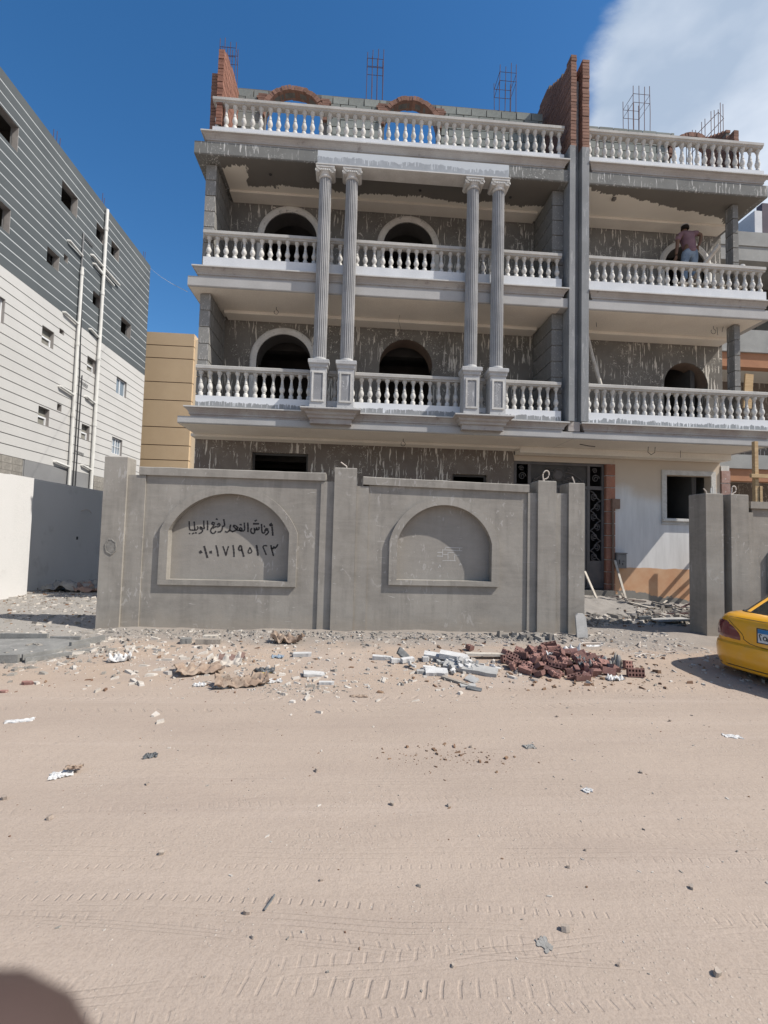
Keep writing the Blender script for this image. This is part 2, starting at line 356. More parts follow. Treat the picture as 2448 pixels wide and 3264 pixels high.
m_mortar_g = mottled('grey_mortar', (0.255, 0.25, 0.238), (0.195, 0.192, 0.184), 4.0, 0.95, 0.5, 40, c3=(0.33, 0.322, 0.305))
m_paper = mottled('kraft_paper', (0.38, 0.30, 0.235), (0.27, 0.195, 0.15), 9.0, 0.9, 0.1, 40, c3=(0.13, 0.085, 0.068))
m_plast_w = mottled('white_plastic_film', (0.64, 0.63, 0.62), (0.55, 0.54, 0.53), 10.0, 0.5, 0.05, spec=0.4)
m_blue = mottled('faded_blue_cloth', (0.28, 0.34, 0.40), (0.22, 0.27, 0.33), 10.0, 0.9, 0.1)
m_greycloth = mottled('grey_sacking', (0.31, 0.30, 0.285), (0.25, 0.24, 0.225), 10.0, 0.9, 0.1)
m_darkscrap = mottled('dark_scrap', (0.10, 0.105, 0.11), (0.16, 0.165, 0.17), 14, 0.8, 0.1)
m_yel = mottled('yellow_plastic', (0.60, 0.46, 0.16), (0.5, 0.38, 0.12), 14, 0.6, 0.1)
m_box = mottled('meter_box_paint', (0.25, 0.245, 0.24), (0.21, 0.205, 0.20), 8, 0.6, 0.05)
# striped torn cement sack
k = NT('printed_paper_sack', 0.9, 0.1); X, Y, Z = k.xyz()
st = k.step(k.math('SINE', k.math('MULTIPLY', X, 46.0)), 0.15, 0.35)
c = k.mix(k.noise(7, 5), (0.50, 0.46, 0.41), (0.40, 0.35, 0.30)); k.col(k.mix(k.math('MULTIPLY', st, k.step(Y, 0.0, 0.02)), c, (0.17, 0.115, 0.10))); m_sack = k.m
# peach plaster with white upper coat on the ground-floor wall
k = NT('peach_plaster', 0.92, 0.12); X, Y, Z = k.xyz()
nz = k.math('MULTIPLY', k.math('SUBTRACT', k.noise(1.2, 5), 0.5), 0.9)
pea = k.mix(k.step(k.noise(3, 6), 0.3, 0.7), (0.52, 0.295, 0.175), (0.57, 0.37, 0.235))
whi = k.mix(k.step(k.noise(2.5, 6, 0.6, stretch=(3, 3, 0.4)), 0.3, 0.7), (0.58, 0.57, 0.56), (0.67, 0.66, 0.65))
bei = k.mix(k.noise(2, 5), (0.56, 0.475, 0.385), (0.49, 0.41, 0.33))
c = k.mix(k.step(k.math('ADD', Z, k.math('MULTIPLY', nz, 0.12)), 0.955, 0.975), pea, whi)
c = k.mix(k.step(k.math('ADD', Z, nz), 2.55, 3.1), c, bei)
brk = k.math('ADD', k.math('MULTIPLY', k.math('SUBTRACT', k.noise(2.2, 5, 0.7), 0.5), 0.55), k.math('ADD', 0.34, k.math('MULTIPLY', k.math('SUBTRACT', 7.3, X), 0.10)))
c = k.mix(k.step(k.math('SUBTRACT', Z, brk), -0.01, 0.01), k.mix(k.noise(9, 5), (0.19, 0.18, 0.165), (0.26, 0.25, 0.23)), c)
k.col(c); k.bump(k.noise(50, 4), 0.2, 0.006); m_peach = k.m
# taxi paint etc.
k = NT('yellow_car_paint', 0.32, 0.5); k.b.inputs['Coat Weight'].default_value = 0.6; k.b.inputs['Coat Roughness'].default_value = 0.12
dz = k.xyz()[2]
c = k.mix(k.step(k.noise(3, 5), 0.3, 0.8), (0.74, 0.355, 0.008), (0.70, 0.335, 0.012)); c = k.mix(k.math('MULTIPLY', k.step(k.noise(6, 5, 0.6), 0.45, 0.75), 0.14), c, (0.48, 0.36, 0.2)); k.col(c); m_car = k.m
k = NT('car_glass', 0.06, 0.5); k.col((0.05, 0.06, 0.06)); k.b.inputs['Transmission Weight'].default_value = 0.55; k.b.inputs['IOR'].default_value = 1.2; m_glass = k.m
k = NT('window_glass', 0.08, 0.5); k.col((0.16, 0.20, 0.24)); m_pane = k.m
k = NT('tail_light_red', 0.18, 0.5); k.col(k.mix(k.noise(9, 3), (0.10, 0.012, 0.018), (0.17, 0.03, 0.035))); k.b.inputs['Coat Weight'].default_value = 0.7; m_tail = k.m
m_tyre = mottled('tyre_rubber', (0.022, 0.022, 0.024), (0.05, 0.046, 0.042), 8, 0.85, 0.2)
m_trim = plain('black_trim', (0.03, 0.03, 0.032), 0.6)
m_plate_w = plain('plate_white', (0.62, 0.64, 0.66), 0.4)
m_plate_b = plain('plate_blue', (0.03, 0.19, 0.46), 0.4)
m_skin = mottled('skin', (0.20, 0.115, 0.075), (0.17, 0.095, 0.062), 8, 0.6, 0.05, spec=0.3)
m_skin_shaded = mottled('shaded_hand_skin', (0.085, 0.056, 0.05), (0.068, 0.046, 0.041), 60, 0.6, 0.05, spec=0.3)  # darkened in colour to stand in for shade on the finger
m_shirt = mottled('mauve_shirt', (0.27, 0.165, 0.185), (0.215, 0.128, 0.148), 7, 0.95, 0.2)
m_jeans = mottled('faded_jeans', (0.27, 0.33, 0.40), (0.16, 0.21, 0.28), 8, 0.95, 0.2, c3=(0.38, 0.42, 0.46))
m_hair = mottled('dark_hair', (0.015, 0.013, 0.012), (0.03, 0.025, 0.022), 30, 0.8, 0.2)

# ------------------------------------------------------------------ ground
def sstep(a, b, x):
    t = max(0.0, min(1.0, (x-a)/(b-a))); return t*t*(3-2*t)
def gz(x, y):
    road = -0.09*(1-sstep(5.0, 6.9, y))
    z = road
    z += 0.012*noise.noise((x*0.35, y*0.9, 0.3)) + 0.006*noise.noise((x*1.7, y*3.1, 4.3))
    b = sstep(5.6, 6.6, y)                              # broken verge by the boundary wall
    z += b*(0.022*noise.noise((x*1.9, y*2.6, 1.7)) + 0.012*noise.noise((x*6.1, y*7.3, 2.2)))
    z += 0.035*sstep(7.2, 7.75, y)*(1-sstep(8.0, 8.6, y))*(0.5+noise.noise((x*1.3, 2.0, 0.0)))
    if 4.0 < x < 12 and y > 8.4:                         # rubble rising to the entrance
        rise = sstep(8.8, 11.0, y)*sstep(3.8, 4.6, x)
        z += rise*(0.20*(1-sstep(5.8, 8.4, x))+0.08) + rise*0.06*noise.noise((x*2.4, y*2.4, 7.0)) + rise*0.03*noise.noise((x*7, y*7, 3.0))
    return z
def axis(lo, hi, step, far, n):
    a = list(np.arange(lo, hi+1e-6, step))
    g = [(far-hi)*(i/n)**3 for i in range(1, n+1)]
    return [lo-q for q in reversed(g)] + a + [hi+q for q in g]
xs = axis(-9.0, 11.5, 0.07, 900, 16); ys = axis(0.6, 12.0, 0.055, 900, 16)
gv = []
for y in ys:
    for x in xs: gv.append((x, y, gz(x, y) if -30 < x < 40 and -30 < y < 40 else -0.02))
nx = len(xs); gf = [(j*nx+i, j*nx+i+1, (j+1)*nx+i+1, (j+1)*nx+i) for j in range(len(ys)-1) for i in range(nx-1)]
gme = bpy.data.meshes.new('ground'); gme.from_pydata(gv, [], gf); gme.polygons.foreach_set('use_smooth', [True]*len(gf))
k = NT('sandy_ground', 0.97, 0.08); X, Y, Z = k.xyz()
sand1 = (0.385, 0.315, 0.263); sand2 = (0.352, 0.287, 0.240)
c = k.mix(k.step(k.noise(0.55, 6, 0.6, stretch=(0.5, 1.6, 1)), 0.3, 0.7), sand1, sand2)
c = k.mix(k.math('MULTIPLY', k.step(k.noise(1.3, 6, 0.65, stretch=(0.35, 1.7, 1)), 0.45, 0.75), 0.7), c, (0.325, 0.263, 0.222))
c = k.mix(k.math('MULTIPLY', k.step(k.noise(1.0, 5, 0.65, stretch=(0.12, 3.2, 1)), 0.5, 0.72), 0.45), c, (0.42, 0.348, 0.298))
# yellower loose sand on the verge, grey cement dust by the walls
c = k.mix(k.math('MULTIPLY', k.math('MULTIPLY', k.step(Y, 4.9, 5.6), k.step(k.noise(0.9, 5, 0.6), 0.36, 0.6)), 0.55), c, (0.385, 0.295, 0.225))
gd = k.math('MULTIPLY', k.step(k.math('ADD', Y, k.math('MULTIPLY', k.noise(1.4, 5, 0.65), 1.6)), 7.35, 8.15), 0.75)
c = k.mix(gd, c, k.mix(k.noise(3, 5), (0.29, 0.265, 0.24), (0.22, 0.205, 0.19)))
gl = k.math('MULTIPLY', k.math('SUBTRACT', 1.0, k.step(k.math('ADD', X, k.math('MULTIPLY', k.noise(1.1, 4), 1.4)), -3.2, -2.4)), k.step(Y, 5.6, 6.3))
c = k.mix(k.math('MULTIPLY', gl, 0.6), c, (0.30, 0.29, 0.27))
ent = k.math('MULTIPLY', k.step(X, 4.0, 4.6), k.step(k.math('ADD', Y, k.math('MULTIPLY', k.noise(2, 4), 0.8)), 8.3, 9.0))
c = k.mix(k.math('MULTIPLY', ent, 0.8), c, k.mix(k.noise(6, 5), (0.34, 0.32, 0.30), (0.22, 0.205, 0.19)))
f1 = k.noise(85, 5, 0.7); f2 = k.noise(16, 5, 0.65)
c = k.mix(k.step(f1, 0.25, 0.6), k.mix(1.0, c, (0.84, 0.83, 0.82), 'MULTIPLY'), c)
peb = k.vor(38); pm = k.math('MULTIPLY', k.math('SUBTRACT', 1.0, k.step(peb.outputs[0], 0.16, 0.22)), k.step(k.noise(2.5, 3), 0.45, 0.62))
c = k.mix(k.math('MULTIPLY', pm, 0.5), c, k.mix(peb.outputs[1], (0.22, 0.18, 0.14), (0.58, 0.53, 0.47)))
# tyre tracks: pressed ribs that follow gentle curves along the street
h = k.math('ADD', k.math('MULTIPLY', f2, 0.5), k.math('MULTIPLY', f1, 0.22))
h = k.math('ADD', h, k.math('MULTIPLY', pm, 0.35))
h = k.math('ADD', h, k.math('MULTIPLY', k.noise(1.0, 4, 0.6, stretch=(0.35, 22, 1)), 0.32))
wob = k.math('MULTIPLY', k.math('SUBTRACT', k.noise(0.7, 2), 0.5), 0.10)
patchy = k.noise(0.8, 4, 0.6); patchy2 = k.noise(1.7, 4, 0.6)
# (offset, slope, bend, half width, ribs per metre*2pi, strength, kind): kind 0 = row of tread ticks, 1 = fine parallel grooves
tracks = [(2.23, -0.075, -0.015, 0.020, 118, 1.0, 0), (2.04, -0.125, 0.0, 0.016, 105, 0.7, 0), (2.015, -0.125, 0.0, 0.03, 0, 0.8, 1), (1.83, -0.05, 0.0, 0.040, 92, 1.0, 0), (1.735, -0.02, 0.01, 0.022, 110, 0.8, 0),
          (2.13, -0.09, -0.01, 0.05, 0, 1.0, 1), (2.47, -0.02, 0.006, 0.018, 120, 0.55, 0), (2.58, -0.035, 0.0, 0.06, 0, 0.6, 1), (2.72, -0.03, 0.0, 0.02, 110, 0.4, 0), (1.95, 0.07, 0.0, 0.03, 95, 0.6, 0), (1.90, 0.075, 0.0, 0.05, 0, 0.8, 1),
          (4.62, 0.03, 0.012, 0.045, 44, 1.3, 0), (4.95, 0.04, 0.012, 0.04, 40, 1.3, 0), (5.10, 0.055, 0.01, 0.035, 46, 1.0, 0), (4.80, 0.035, 0.012, 0.07, 0, 1.3, 1), (3.3, -0.02, 0.004, 0.06, 0, 0.5, 1), (3.05, 0.03, 0.0, 0.03, 100, 0.35, 0)]
for n_, (a, b, q, wd, fr, am, kind) in enumerate(tracks):
    yc = k.math('ADD', k.math('MULTIPLY', X, k.math('MULTIPLY_ADD', X, q, b)), a)
    v = k.math('SUBTRACT', k.math('ADD', Y, wob), yc)
    av = k.math('ABSOLUTE', v)
    mask = k.math('MULTIPLY', k.math('SUBTRACT', 1.0, k.step(av, wd*0.75, wd*1.1)), k.step(patchy if n_ % 2 else patchy2, 0.36+0.02*(n_ % 3), 0.56))
    if kind == 0:
        ph = k.math('ADD', k.math('MULTIPLY', X, fr), k.math('ADD', k.math('MULTIPLY', v, 30.0 if n_ % 3 else -22.0), k.math('MULTIPLY', patchy2, 9.0)))
        rib = k.step(k.math('SINE', ph), 0.62, 1.0)
        h = k.math('SUBTRACT', h, k.math('MULTIPLY', k.math('MULTIPLY', rib, mask), am*0.34))
    else:
        rib = k.step(k.math('SINE', k.math('ADD', k.math('MULTIPLY', v, 2*PI/(wd*0.62)), k.math('MULTIPLY', patchy, 4.0))), 0.5, 1.0)
        h = k.math('SUBTRACT', h, k.math('MULTIPLY', k.math('MULTIPLY', rib, mask), am*0.22))
k.col(c); k.bump(h, 0.55, 0.022)
gme.materials.append(k.m)
ground = bpy.data.objects.new('ground', gme); C.objects.link(ground); tag(ground, kind='structure', label='sandy unpaved street and verge strewn with building rubble')
def on_ground(x, y):
    """where a sight line that meets height 0 at (x, y) meets the uneven ground"""
    for _ in range(4):
        s = (1.6-gz(x, y))/1.6 if _ == 0 else s
        z = gz(x*s, y*s); s = (1.6-z)/1.6
    return Vector((x*s, y*s, gz(x*s, y*s)))

# ------------------------------------------------------------------ main building (two joined halves)
TOP = [4.26, 7.335, 10.385]
WY = 11.4
BL = thing('apartment_building', (0.6, 10.0, 0), 'unfinished grey apartment building with four tall fluted columns and white balustrades', 'building')
BR = thing('apartment_building', (7.3, 10.0, 0), 'right-hand unfinished half of the twin building, with a man on its balcony and no columns', 'building')

def moulding(mb, x0, x1, yb, prof, left=True, right=True, mi=0):
    """stacked rings (front Y, side overhang, z): moulding that returns round its ends"""
    rs = []
    for yf, ov, z in prof:
        a = x0-ov if left else x0; b = x1+ov if right else x1
        rs.append([(a, yf, z), (b, yf, z), (b, yb, z), (a, yb, z)])
    return mb.rings(rs, mi=mi)

# baluster: one turned shape, shared
bp = [(0.052, 0), (0.052, 0.085), (0.040, 0.095), (0.030, 0.11), (0.040, 0.125), (0.031, 0.137), (0.052, 0.175), (0.059, 0.215), (0.050, 0.255), (0.034, 0.295), (0.042, 0.305), (0.034, 0.318),
      (0.027, 0.40), (0.024, 0.445), (0.036, 0.458), (0.028, 0.472), (0.048, 0.50), (0.055, 0.525), (0.056, 0.56)]
ME_BAL = MB().lathe(bp, 12).mesh('baluster', m_bal, 50)
bp2 = [(r*0.95, z*1.02) for r, z in bp]
def balustrade(root, z, x0, x1, m_pl, hpl=0.265, hb=0.56, spacing=0.192, y=10.17, left_return=0, path=None):
    pl = MB().box(x0, x1, y-0.09, y+0.09, z+0.001, z+hpl)
    if left_return: pl.box(x0, x0+0.16, y+0.092, y+left_return, z+0.001, z+hpl)
    p = obj('balustrade', pl, m_pl, root)
    zr = z+hpl+hb
    prof = [(y-0.075, 0, zr-0.004), (y-0.075, 0, zr+0.02), (y-0.105, 0.0, zr+0.035), (y-0.105, 0.0, zr+0.095), (y-0.085, 0, zr+0.11)]
    rs = []
    for yf, ov, zz in prof:
        yb = 2*y-yf; rs.append([(x0-0.02, yf, zz), (x1, yf, zz), (x1, yb, zz), (x0-0.02, yb, zz)])
    hr = MB().rings(rs)
    if left_return: hr.box(x0-0.02, x0+0.17, y+0.107, y+left_return, zr, zr+0.105)
    obj('handrail', hr, m_rail, p)
    n = int(round((x1-x0-0.16)/spacing))
    for i in range(n+1):
        xx = x0+0.08+(x1-x0-0.16)*i/n
        b = put('baluster', ME_BAL, p, (xx+random.uniform(-0.006, 0.006), y+random.uniform(-0.005, 0.005), z+hpl), (random.uniform(-0.014, 0.014), random.uniform(-0.014, 0.014), random.uniform(-0.2, 0.2))); b.scale.z = hb/0.56
    if left_return:
        for j in range(1, int(left_return/spacing)):
            b = put('baluster', ME_BAL, p, (x0+0.08, y+j*spacing, z+hpl)); b.scale.z = hb/0.56
    return p
CORN = lambda z: [(10.06, -0.03, z-0.205), (10.06, -0.03, z-0.165), (10.04, 0.0, z-0.155), (10.045, 0.0, z-0.125), (10.02, 0.02, z-0.085), (9.985, 0.055, z-0.05), (9.985, 0.055, z-0.04), (9.955, 0.085, z-0.03), (9.955, 0.085, z)]
def slab_level(root, z, cx0, cx1, bx0, bx1, m_c, m_b, back, zb, open_right=False):
    """moulded cornice over a plain slab band that overhangs further at the side"""
    obj('cornice', moulding(MB(), cx0, cx1, 11.2, CORN(z)), m_c, root)
    s = MB()
    prof = [(10.035, 0, zb), (10.02, 0, zb+0.02), (10.02, 0, z-0.215), (10.05, -0.03, z-0.2035)]
    s.rings([[(bx0-o*0, yf, zz), (bx1, yf, zz), (bx1, back, zz), (bx0, back, zz)] for yf, o, zz in prof])
    obj('floor_slab', s, m_b, root)
def lip(root, z, x0, x1):
    obj('cornice_lip', MB().box(x0-0.088, x1+0.088, 9.945, 10.078, z-0.022, z+0.004), m_lip, root)

# --- floor slabs and cornices, left half
slab_level(BL, TOP[0], -3.58, 4.66, -3.80, 4.86, m_corn1, m_band, 21.0, 3.90)
slab_level(BL, TOP[1], -3.55, 4.64, -3.73, 4.725, m_corn, m_band, 21.0, 6.90)
slab_level(BL, TOP[2], -3.50, 4.64, -3.73, 4.725, m_corn, m_band_raw, 21.0, 9.885)
for z, a, b in ((TOP[0], -3.58, 4.66), (TOP[1], -3.55, 4.64), (TOP[2], -3.50, 4.64)): lip(BL, z, a, b)
# --- right half
slab_level(BR, TOP[0], 5.11, 9.53, 4.862, 9.60, m_corn1, m_band, 21.0, 3.90)
slab_level(BR, TOP[1], 5.28, 9.53, 5.195, 9.60, m_corn, m_band, 21.0, 6.90)
slab_level(BR, TOP[2], 5.28, 9.53, 5.195, 9.60, m_corn, m_band_raw, 21.0, 9.885)
for z, a in ((TOP[0], 5.11), (TOP[1], 5.28), (TOP[2], 5.28)): lip(BR, z, a, 9.57)
# ceilings (limewash on the slab undersides)
def ceiling(root, x0, x1, z, m, y0=10.06):
    obj('ceiling', MB().box(x0, x1, y0, WY-0.01, z-0.006, z-0.002), m, root)
ceiling(BL, -3.78, 4.85, 3.90, m_ceil); ceiling(BL, -3.71, 4.56, 6.90, m_ceil); ceiling(BL, -3.22, 4.56, 9.885, m_ceil_roofL)
ceiling(BR, 4.87, 9.45, 3.90, m_ceil); ceiling(BR, 5.2, 9.45, 6.90, m_ceil); ceiling(BR, 5.2, 9.45, 9.885, m_ceil_roofR)
# ceiling beams along the back wall
for root, x0, x1, z, d in ((BL, -3.22, 4.4, 6.89, 0.075), (BL, -3.22, 4.4, 9.875, 0.06), (BR, 5.2, 9.45, 6.89, 0.075), (BR, 5.2, 9.45, 9.875, 0.06), (BL, -3.86, 4.0, 3.89, 0.06), (BR, 4.01, 9.45, 3.89, 0.15)):
    obj('ceiling_beam', MB().box(x0, x1, 11.02, WY-0.012, z-d, z), m_ceil, root)

# --- upper front walls with arched openings
def arch_ring(root, cx, hw, zs, zo, wdt, m, proud=0.045, apex=None):
    o = arch(cx, hw+wdt, zs, zo, n=28, rise=(apex or hw)+wdt)[2:]; i = arch(cx, hw, zs, zo, n=28, rise=(apex or hw))[2:]
    outer = [(cx-hw-wdt, zo)] + o[::-1][:] + [(cx+hw+wdt, zo)]
    inner = [(cx+hw, zo)] + i + [(cx-hw, zo)]
    mb = MB()
    m2 = len(outer)
    # ring strip, three facets for a rounded moulding
    pin = inner[::-1]
    lay = [(0.0, 0.0), (0.10, -proud*0.8), (0.38, -proud), (0.72, -proud*0.75), (0.80, -proud*0.45), (1.0, -proud*0.3), (1.0, 0.12), (0.0, 0.12)]
    rs = []
    for (a, b) in zip(outer, pin):
        rs.append([(a[0]+(b[0]-a[0])*t, WY+d, a[1]+(b[1]-a[1])*t) for t, d in lay])
    mb.rings(rs)
    return obj('arch_surround', mb, m, root, smooth=60)
def front_wall(root, x0, x1, z0, z1, ops, m, t=0.24):
    return obj('front_wall', plate(MB(), rect(x0, x1, z0, z1), ops, front(WY), t), m, root)
A3 = [(-1.79, 0.66, 9.0, TOP[1]+0.62, 0.66), (1.185, 0.64, 8.98, TOP[1]+0.62, 0.64)]
A2 = [(-1.84, 0.665, 5.87, TOP[0]+0.55, 0.665), (1.195, 0.67, 5.90, TOP[0]+0.55, 0.67)]
front_wall(BL, -3.30, 4.46, TOP[0]-0.2, 6.90, [arch(a, b, c_, d, n=28, rise=e) for a, b, c_, d, e in A2], m_wall_u)
front_wall(BL, -3.30, 4.46, TOP[1]-0.2, 9.885, [arch(a, b, c_, d, n=28, rise=e) for a, b, c_, d, e in A3], m_wall_u2)
B3 = [(8.56, 0.575, 8.92, TOP[1]+0.5, 0.575)]; B2 = [(8.56, 0.60, 5.75, TOP[0]+0.3, 0.60)]
front_wall(BR, 5.18, 9.56, TOP[0]-0.2, 6.90, [arch(a, b, c_, d, n=28, rise=e) for a, b, c_, d, e in B2], m_wall_u)
front_wall(BR, 5.18, 9.56, TOP[1]-0.2, 9.885, [arch(a, b, c_, d, n=28, rise=e) for a, b, c_, d, e in B3], m_wall_u2)
for q in A3+A2[:1]: arch_ring(BL, q[0], q[1], q[2], q[3], 0.165, m_arch, apex=q[4])
arch_ring(BR, *B3[0][:4], 0.15, m_arch, apex=B3[0][4])
# deep brick reveal lining on the unplastered arches
def reveal(root, q, m, t=0.10):
    i = arch(q[0], q[1], q[2], q[3], n=28, rise=q[4]); j = arch(q[0], q[1]-0.004, q[2], q[3]+0.001, n=28, rise=q[4]-0.004)
    rs = [[(a[0], WY+0.03, a[1]), (b[0], WY+0.03, b[1]), (b[0], WY+0.5, b[1]), (a[0], WY+0.5, a[1])] for a, b in zip(i[2:], j[2:])]
    obj('arch_reveal', MB().rings(rs), m, root)
m_rev = mottled('brick_reveal', (0.22, 0.16, 0.125), (0.175, 0.13, 0.105), 4, 0.95, 0.3)
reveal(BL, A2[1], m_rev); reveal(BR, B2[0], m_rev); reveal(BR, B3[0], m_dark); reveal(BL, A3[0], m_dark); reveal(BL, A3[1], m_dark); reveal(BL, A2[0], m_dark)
# window sills
for root, q in ((BL, A3[0]), (BL, A3[1]), (BL, A2[0]), (BL, A2[1])):
    obj('window_sill', MB().box(q[0]-q[1]-0.05, q[0]+q[1]+0.05, WY-0.05, WY+0.2, q[3]-0.06, q[3]+0.002), m_arch, root)
# rooms behind
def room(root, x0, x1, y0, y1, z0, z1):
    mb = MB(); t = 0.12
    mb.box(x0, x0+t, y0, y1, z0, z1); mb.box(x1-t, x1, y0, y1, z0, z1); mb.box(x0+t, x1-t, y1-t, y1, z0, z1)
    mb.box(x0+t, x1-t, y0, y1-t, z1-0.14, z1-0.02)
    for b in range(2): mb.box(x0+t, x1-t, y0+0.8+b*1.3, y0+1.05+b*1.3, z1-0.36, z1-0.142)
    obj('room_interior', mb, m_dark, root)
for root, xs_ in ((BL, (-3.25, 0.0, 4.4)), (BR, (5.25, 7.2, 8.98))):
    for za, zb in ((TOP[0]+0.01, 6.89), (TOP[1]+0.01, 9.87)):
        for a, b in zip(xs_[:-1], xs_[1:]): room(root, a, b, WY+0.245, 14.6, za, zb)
# outer side wall of the left half
m_side = mottled('side_render', (0.24, 0.235, 0.225), (0.20, 0.195, 0.19), 1.2, 0.95, 0.2)
obj('side_wall', MB().box(-3.54, -3.315, WY+0.26, 20.9, 4.1, 10.1), m_side, BL)
obj('side_wall', MB().box(9.44, 9.56, WY+0.245, 20.9, -0.2, 10.1), m_side, BR)
obj('rear_wall', MB().box(-3.3, 4.8, 20.6, 20.85, -0.2, 10.1), m_side, BL)
obj('rear_wall', MB().box(4.9, 8.98, 20.6, 20.85, -0.2, 10.1), m_side, BR)

# --- side fins with rusticated courses
def fin(root, x0, x1, z0, z1, y0=10.285, y1=11.39, step=0.385):
    core = obj('fin_wall', MB().box(x0+0.02, x1-0.02, y0+0.02, y1, z0, z1), m_fin, root)
    n = max(1, int(round((z1-z0)/step))); h = (z1-z0)/n
    me = MB().box(x0, x1, y0, y1-0.005, 0.0, h-0.022).mesh('rustic_block', m_fin)
    for i in range(n): put('rustic_block', me, core, (0, 0, z0+i*h))
for za, zb in ((TOP[0]+0.002, 6.89), (TOP[1]+0.002, 9.875)):
    fin(BL, -3.54, -3.31, za, zb); fin(BL, 4.46, 4.722, za, zb); fin(BR, 8.94, 9.08, za, zb, y1=10.52)
# --- expansion-joint strips
obj('facade_strip', MB().box(4.73, 4.862, 9.97, 12.3, TOP[0]+0.03, TOP[2]+0.35), m_strip, BL)
obj('facade_strip', MB().box(5.02, 5.188, 9.97, 12.3, TOP[0]+0.03, TOP[2]+0.33), m_strip, BR)
obj('joint_back', MB().box(4.864, 5.018, 10.16, 12.3, TOP[0]+0.03, 12.5), m_strip, BL)

obj('joint_filler', MB().box(4.752, 5.018, 10.03, 12.2, 4.068, 4.286), m_corn1, BL)
# --- balustrades
balustrade(BL, TOP[0]+0.004, -3.47, 4.60, m_plinth1, left_return=0.105)
balustrade(BL, TOP[1]+0.004, -3.45, 4.60, m_plinth, hb=0.50, left_return=0.105)
balustrade(BL, TOP[2]+0.004, -3.38, 4.64, m_plinth, hpl=0.20, hb=0.59, left_return=0.7)
balustrade(BR, TOP[0]+0.004, 5.20, 9.57, m_plinth2)
balustrade(BR, TOP[1]+0.004, 5.20, 9.57, m_plinth, hb=0.50)
balustrade(BR, TOP[2]+0.004, 5.20, 9.57, m_plinth, hpl=0.20, hb=0.59)

# --- columns on pedestals
def fluted(r, n=20, depth=0.027):
    pts = []
    for i in range(n):
        a0 = 2*PI*i/n
        for f, d in ((0.0, 0), (0.28, 0), (0.42, depth*0.8), (0.64, depth), (0.86, depth*0.8)):
            a = a0+f*2*PI/n; pts.append(((r-d)*math.cos(a), (r-d)*math.sin(a)))
    return pts
def column(cx):
    y = 9.885
    ped = MB(); x0, x1, y0, y1 = cx-0.17, cx+0.17, 9.72, 10.06
    ped.box(x0, x1, y0, y1, TOP[0]+0.004, 5.12)
    rs = []
    for o, z in ((0.0, 5.12), (0.02, 5.14), (0.025, 5.19), (0.05, 5.22), (0.052, 5.29), (0.03, 5.305)):
        rs.append([(x0-o, y0-o, z), (x1+o, y0-o, z), (x1+o, y1, z), (x0-o, y1, z)])
    ped.rings(rs)
    c = obj('column', ped, m_ped, BL)
    fr = MB()                                           # raised frame round a sunk panel
    plate(fr, rect(cx-0.135, cx+0.135, 4.40, 5.05), [rect(cx-0.098, cx+0.098, 4.437, 5.013)], front(y0-0.02), 0.019)
    obj('panel_frame', fr, m_bal, c)
    obj('sunk_panel', MB().box(cx-0.097, cx+0.097, y0-0.006, y0+0.01, 4.438, 5.012), m_ped_panel, c)
    sh = MB()
    sh.lathe([(0.165, 5.306), (0.168, 5.335), (0.150, 5.352), (0.145, 5.375)], 24, (cx, y, 0))
    rs = []
    for z, r in ((5.376, 0.142), (6.4, 0.141), (7.6, 0.138), (8.8, 0.133), (9.36, 0.130)):
        rs.append([(cx+a, y+b, z) for a, b in fluted(r)])
    sh.rings(rs); obj('shaft', sh, m_column, c)
    cp = MB()
    cp.lathe([(0.135, 9.362), (0.15, 9.38), (0.15, 9.40), (0.135, 9.41), (0.138, 9.43), (0.17, 9.47)], 24, (cx, y, 0))
    cp.box(cx-0.20, cx+0.20, y-0.175, y+0.16, 9.545, 9.59)
    cp.box(cx-0.15, cx+0.15, y-0.16, y+0.15, 9.47, 9.544)
    for s in (-1, 1):                                    # volutes
        ctr = (cx+s*0.155, y-0.165, 9.485)
        pts = []
        for i in range(22):
            a = i/21*2.1*2*PI; r = 0.062*(1-i/21*0.80)
            pts.append((ctr[0]+s*r*math.sin(a), ctr[1]-0.004*i/21, ctr[2]+r*math.cos(a)))
        cp.tube(pts, 0.011, 5)
        for e in (y-0.16, ):
            n = 14
            cp.rings([[(ctr[0]+0.06*math.cos(2*PI*q/n), yy, ctr[2]+0.06*math.sin(2*PI*q/n)) for q in range(n)] for yy in (y-0.158, y+0.14)])
    for i in range(5):                                   # egg-and-dart nibs
        cp.lathe([(0.004, 0), (0.016, 0.012), (0.016, 0.03), (0.008, 0.045)], 6, (cx-0.08+i*0.04, y-0.165, 9.47))
    obj('capital', cp, m_bal, c, smooth=35)
for cx in (-0.835, -0.255, 2.455, 3.035): column(cx)
# brackets that carry the column pairs
for a, b in ((-1.10, -0.01), (2.19, 3.31)):
    mb = moulding(MB(), a, b, 10.05, [(9.86, -0.10, 3.97), (9.86, -0.10, 4.07), (9.82, -0.06, 4.085), (9.81, -0.05, 4.13), (9.77, -0.02, 4.16), (9.76, 0.0, 4.20), (9.71, 0.06, 4.225), (9.68, 0.085, 4.235), (9.68, 0.085, 4.272)])
    obj('column_bracket', mb, m_corn1, BL)
    obj('bracket_lip', MB().box(a-0.09, b+0.09, 9.672, 9.72, 4.252, 4.277), m_lip, BL)
# entablature over the columns
e = obj('entablature', MB().box(-1.01, 3.22, 9.735, 10.055, 9.625, 9.93), m_entab, BL)
obj('entablature_moulding', moulding(MB(), -1.01, 3.22, 10.056, [(9.735, 0.0, 9.592), (9.70, 0.035, 9.595), (9.70, 0.035, 9.612), (9.72, 0.015, 9.618), (9.72, 0.015, 9.636), (9.733, 0.002, 9.642)]), m_lip, e)

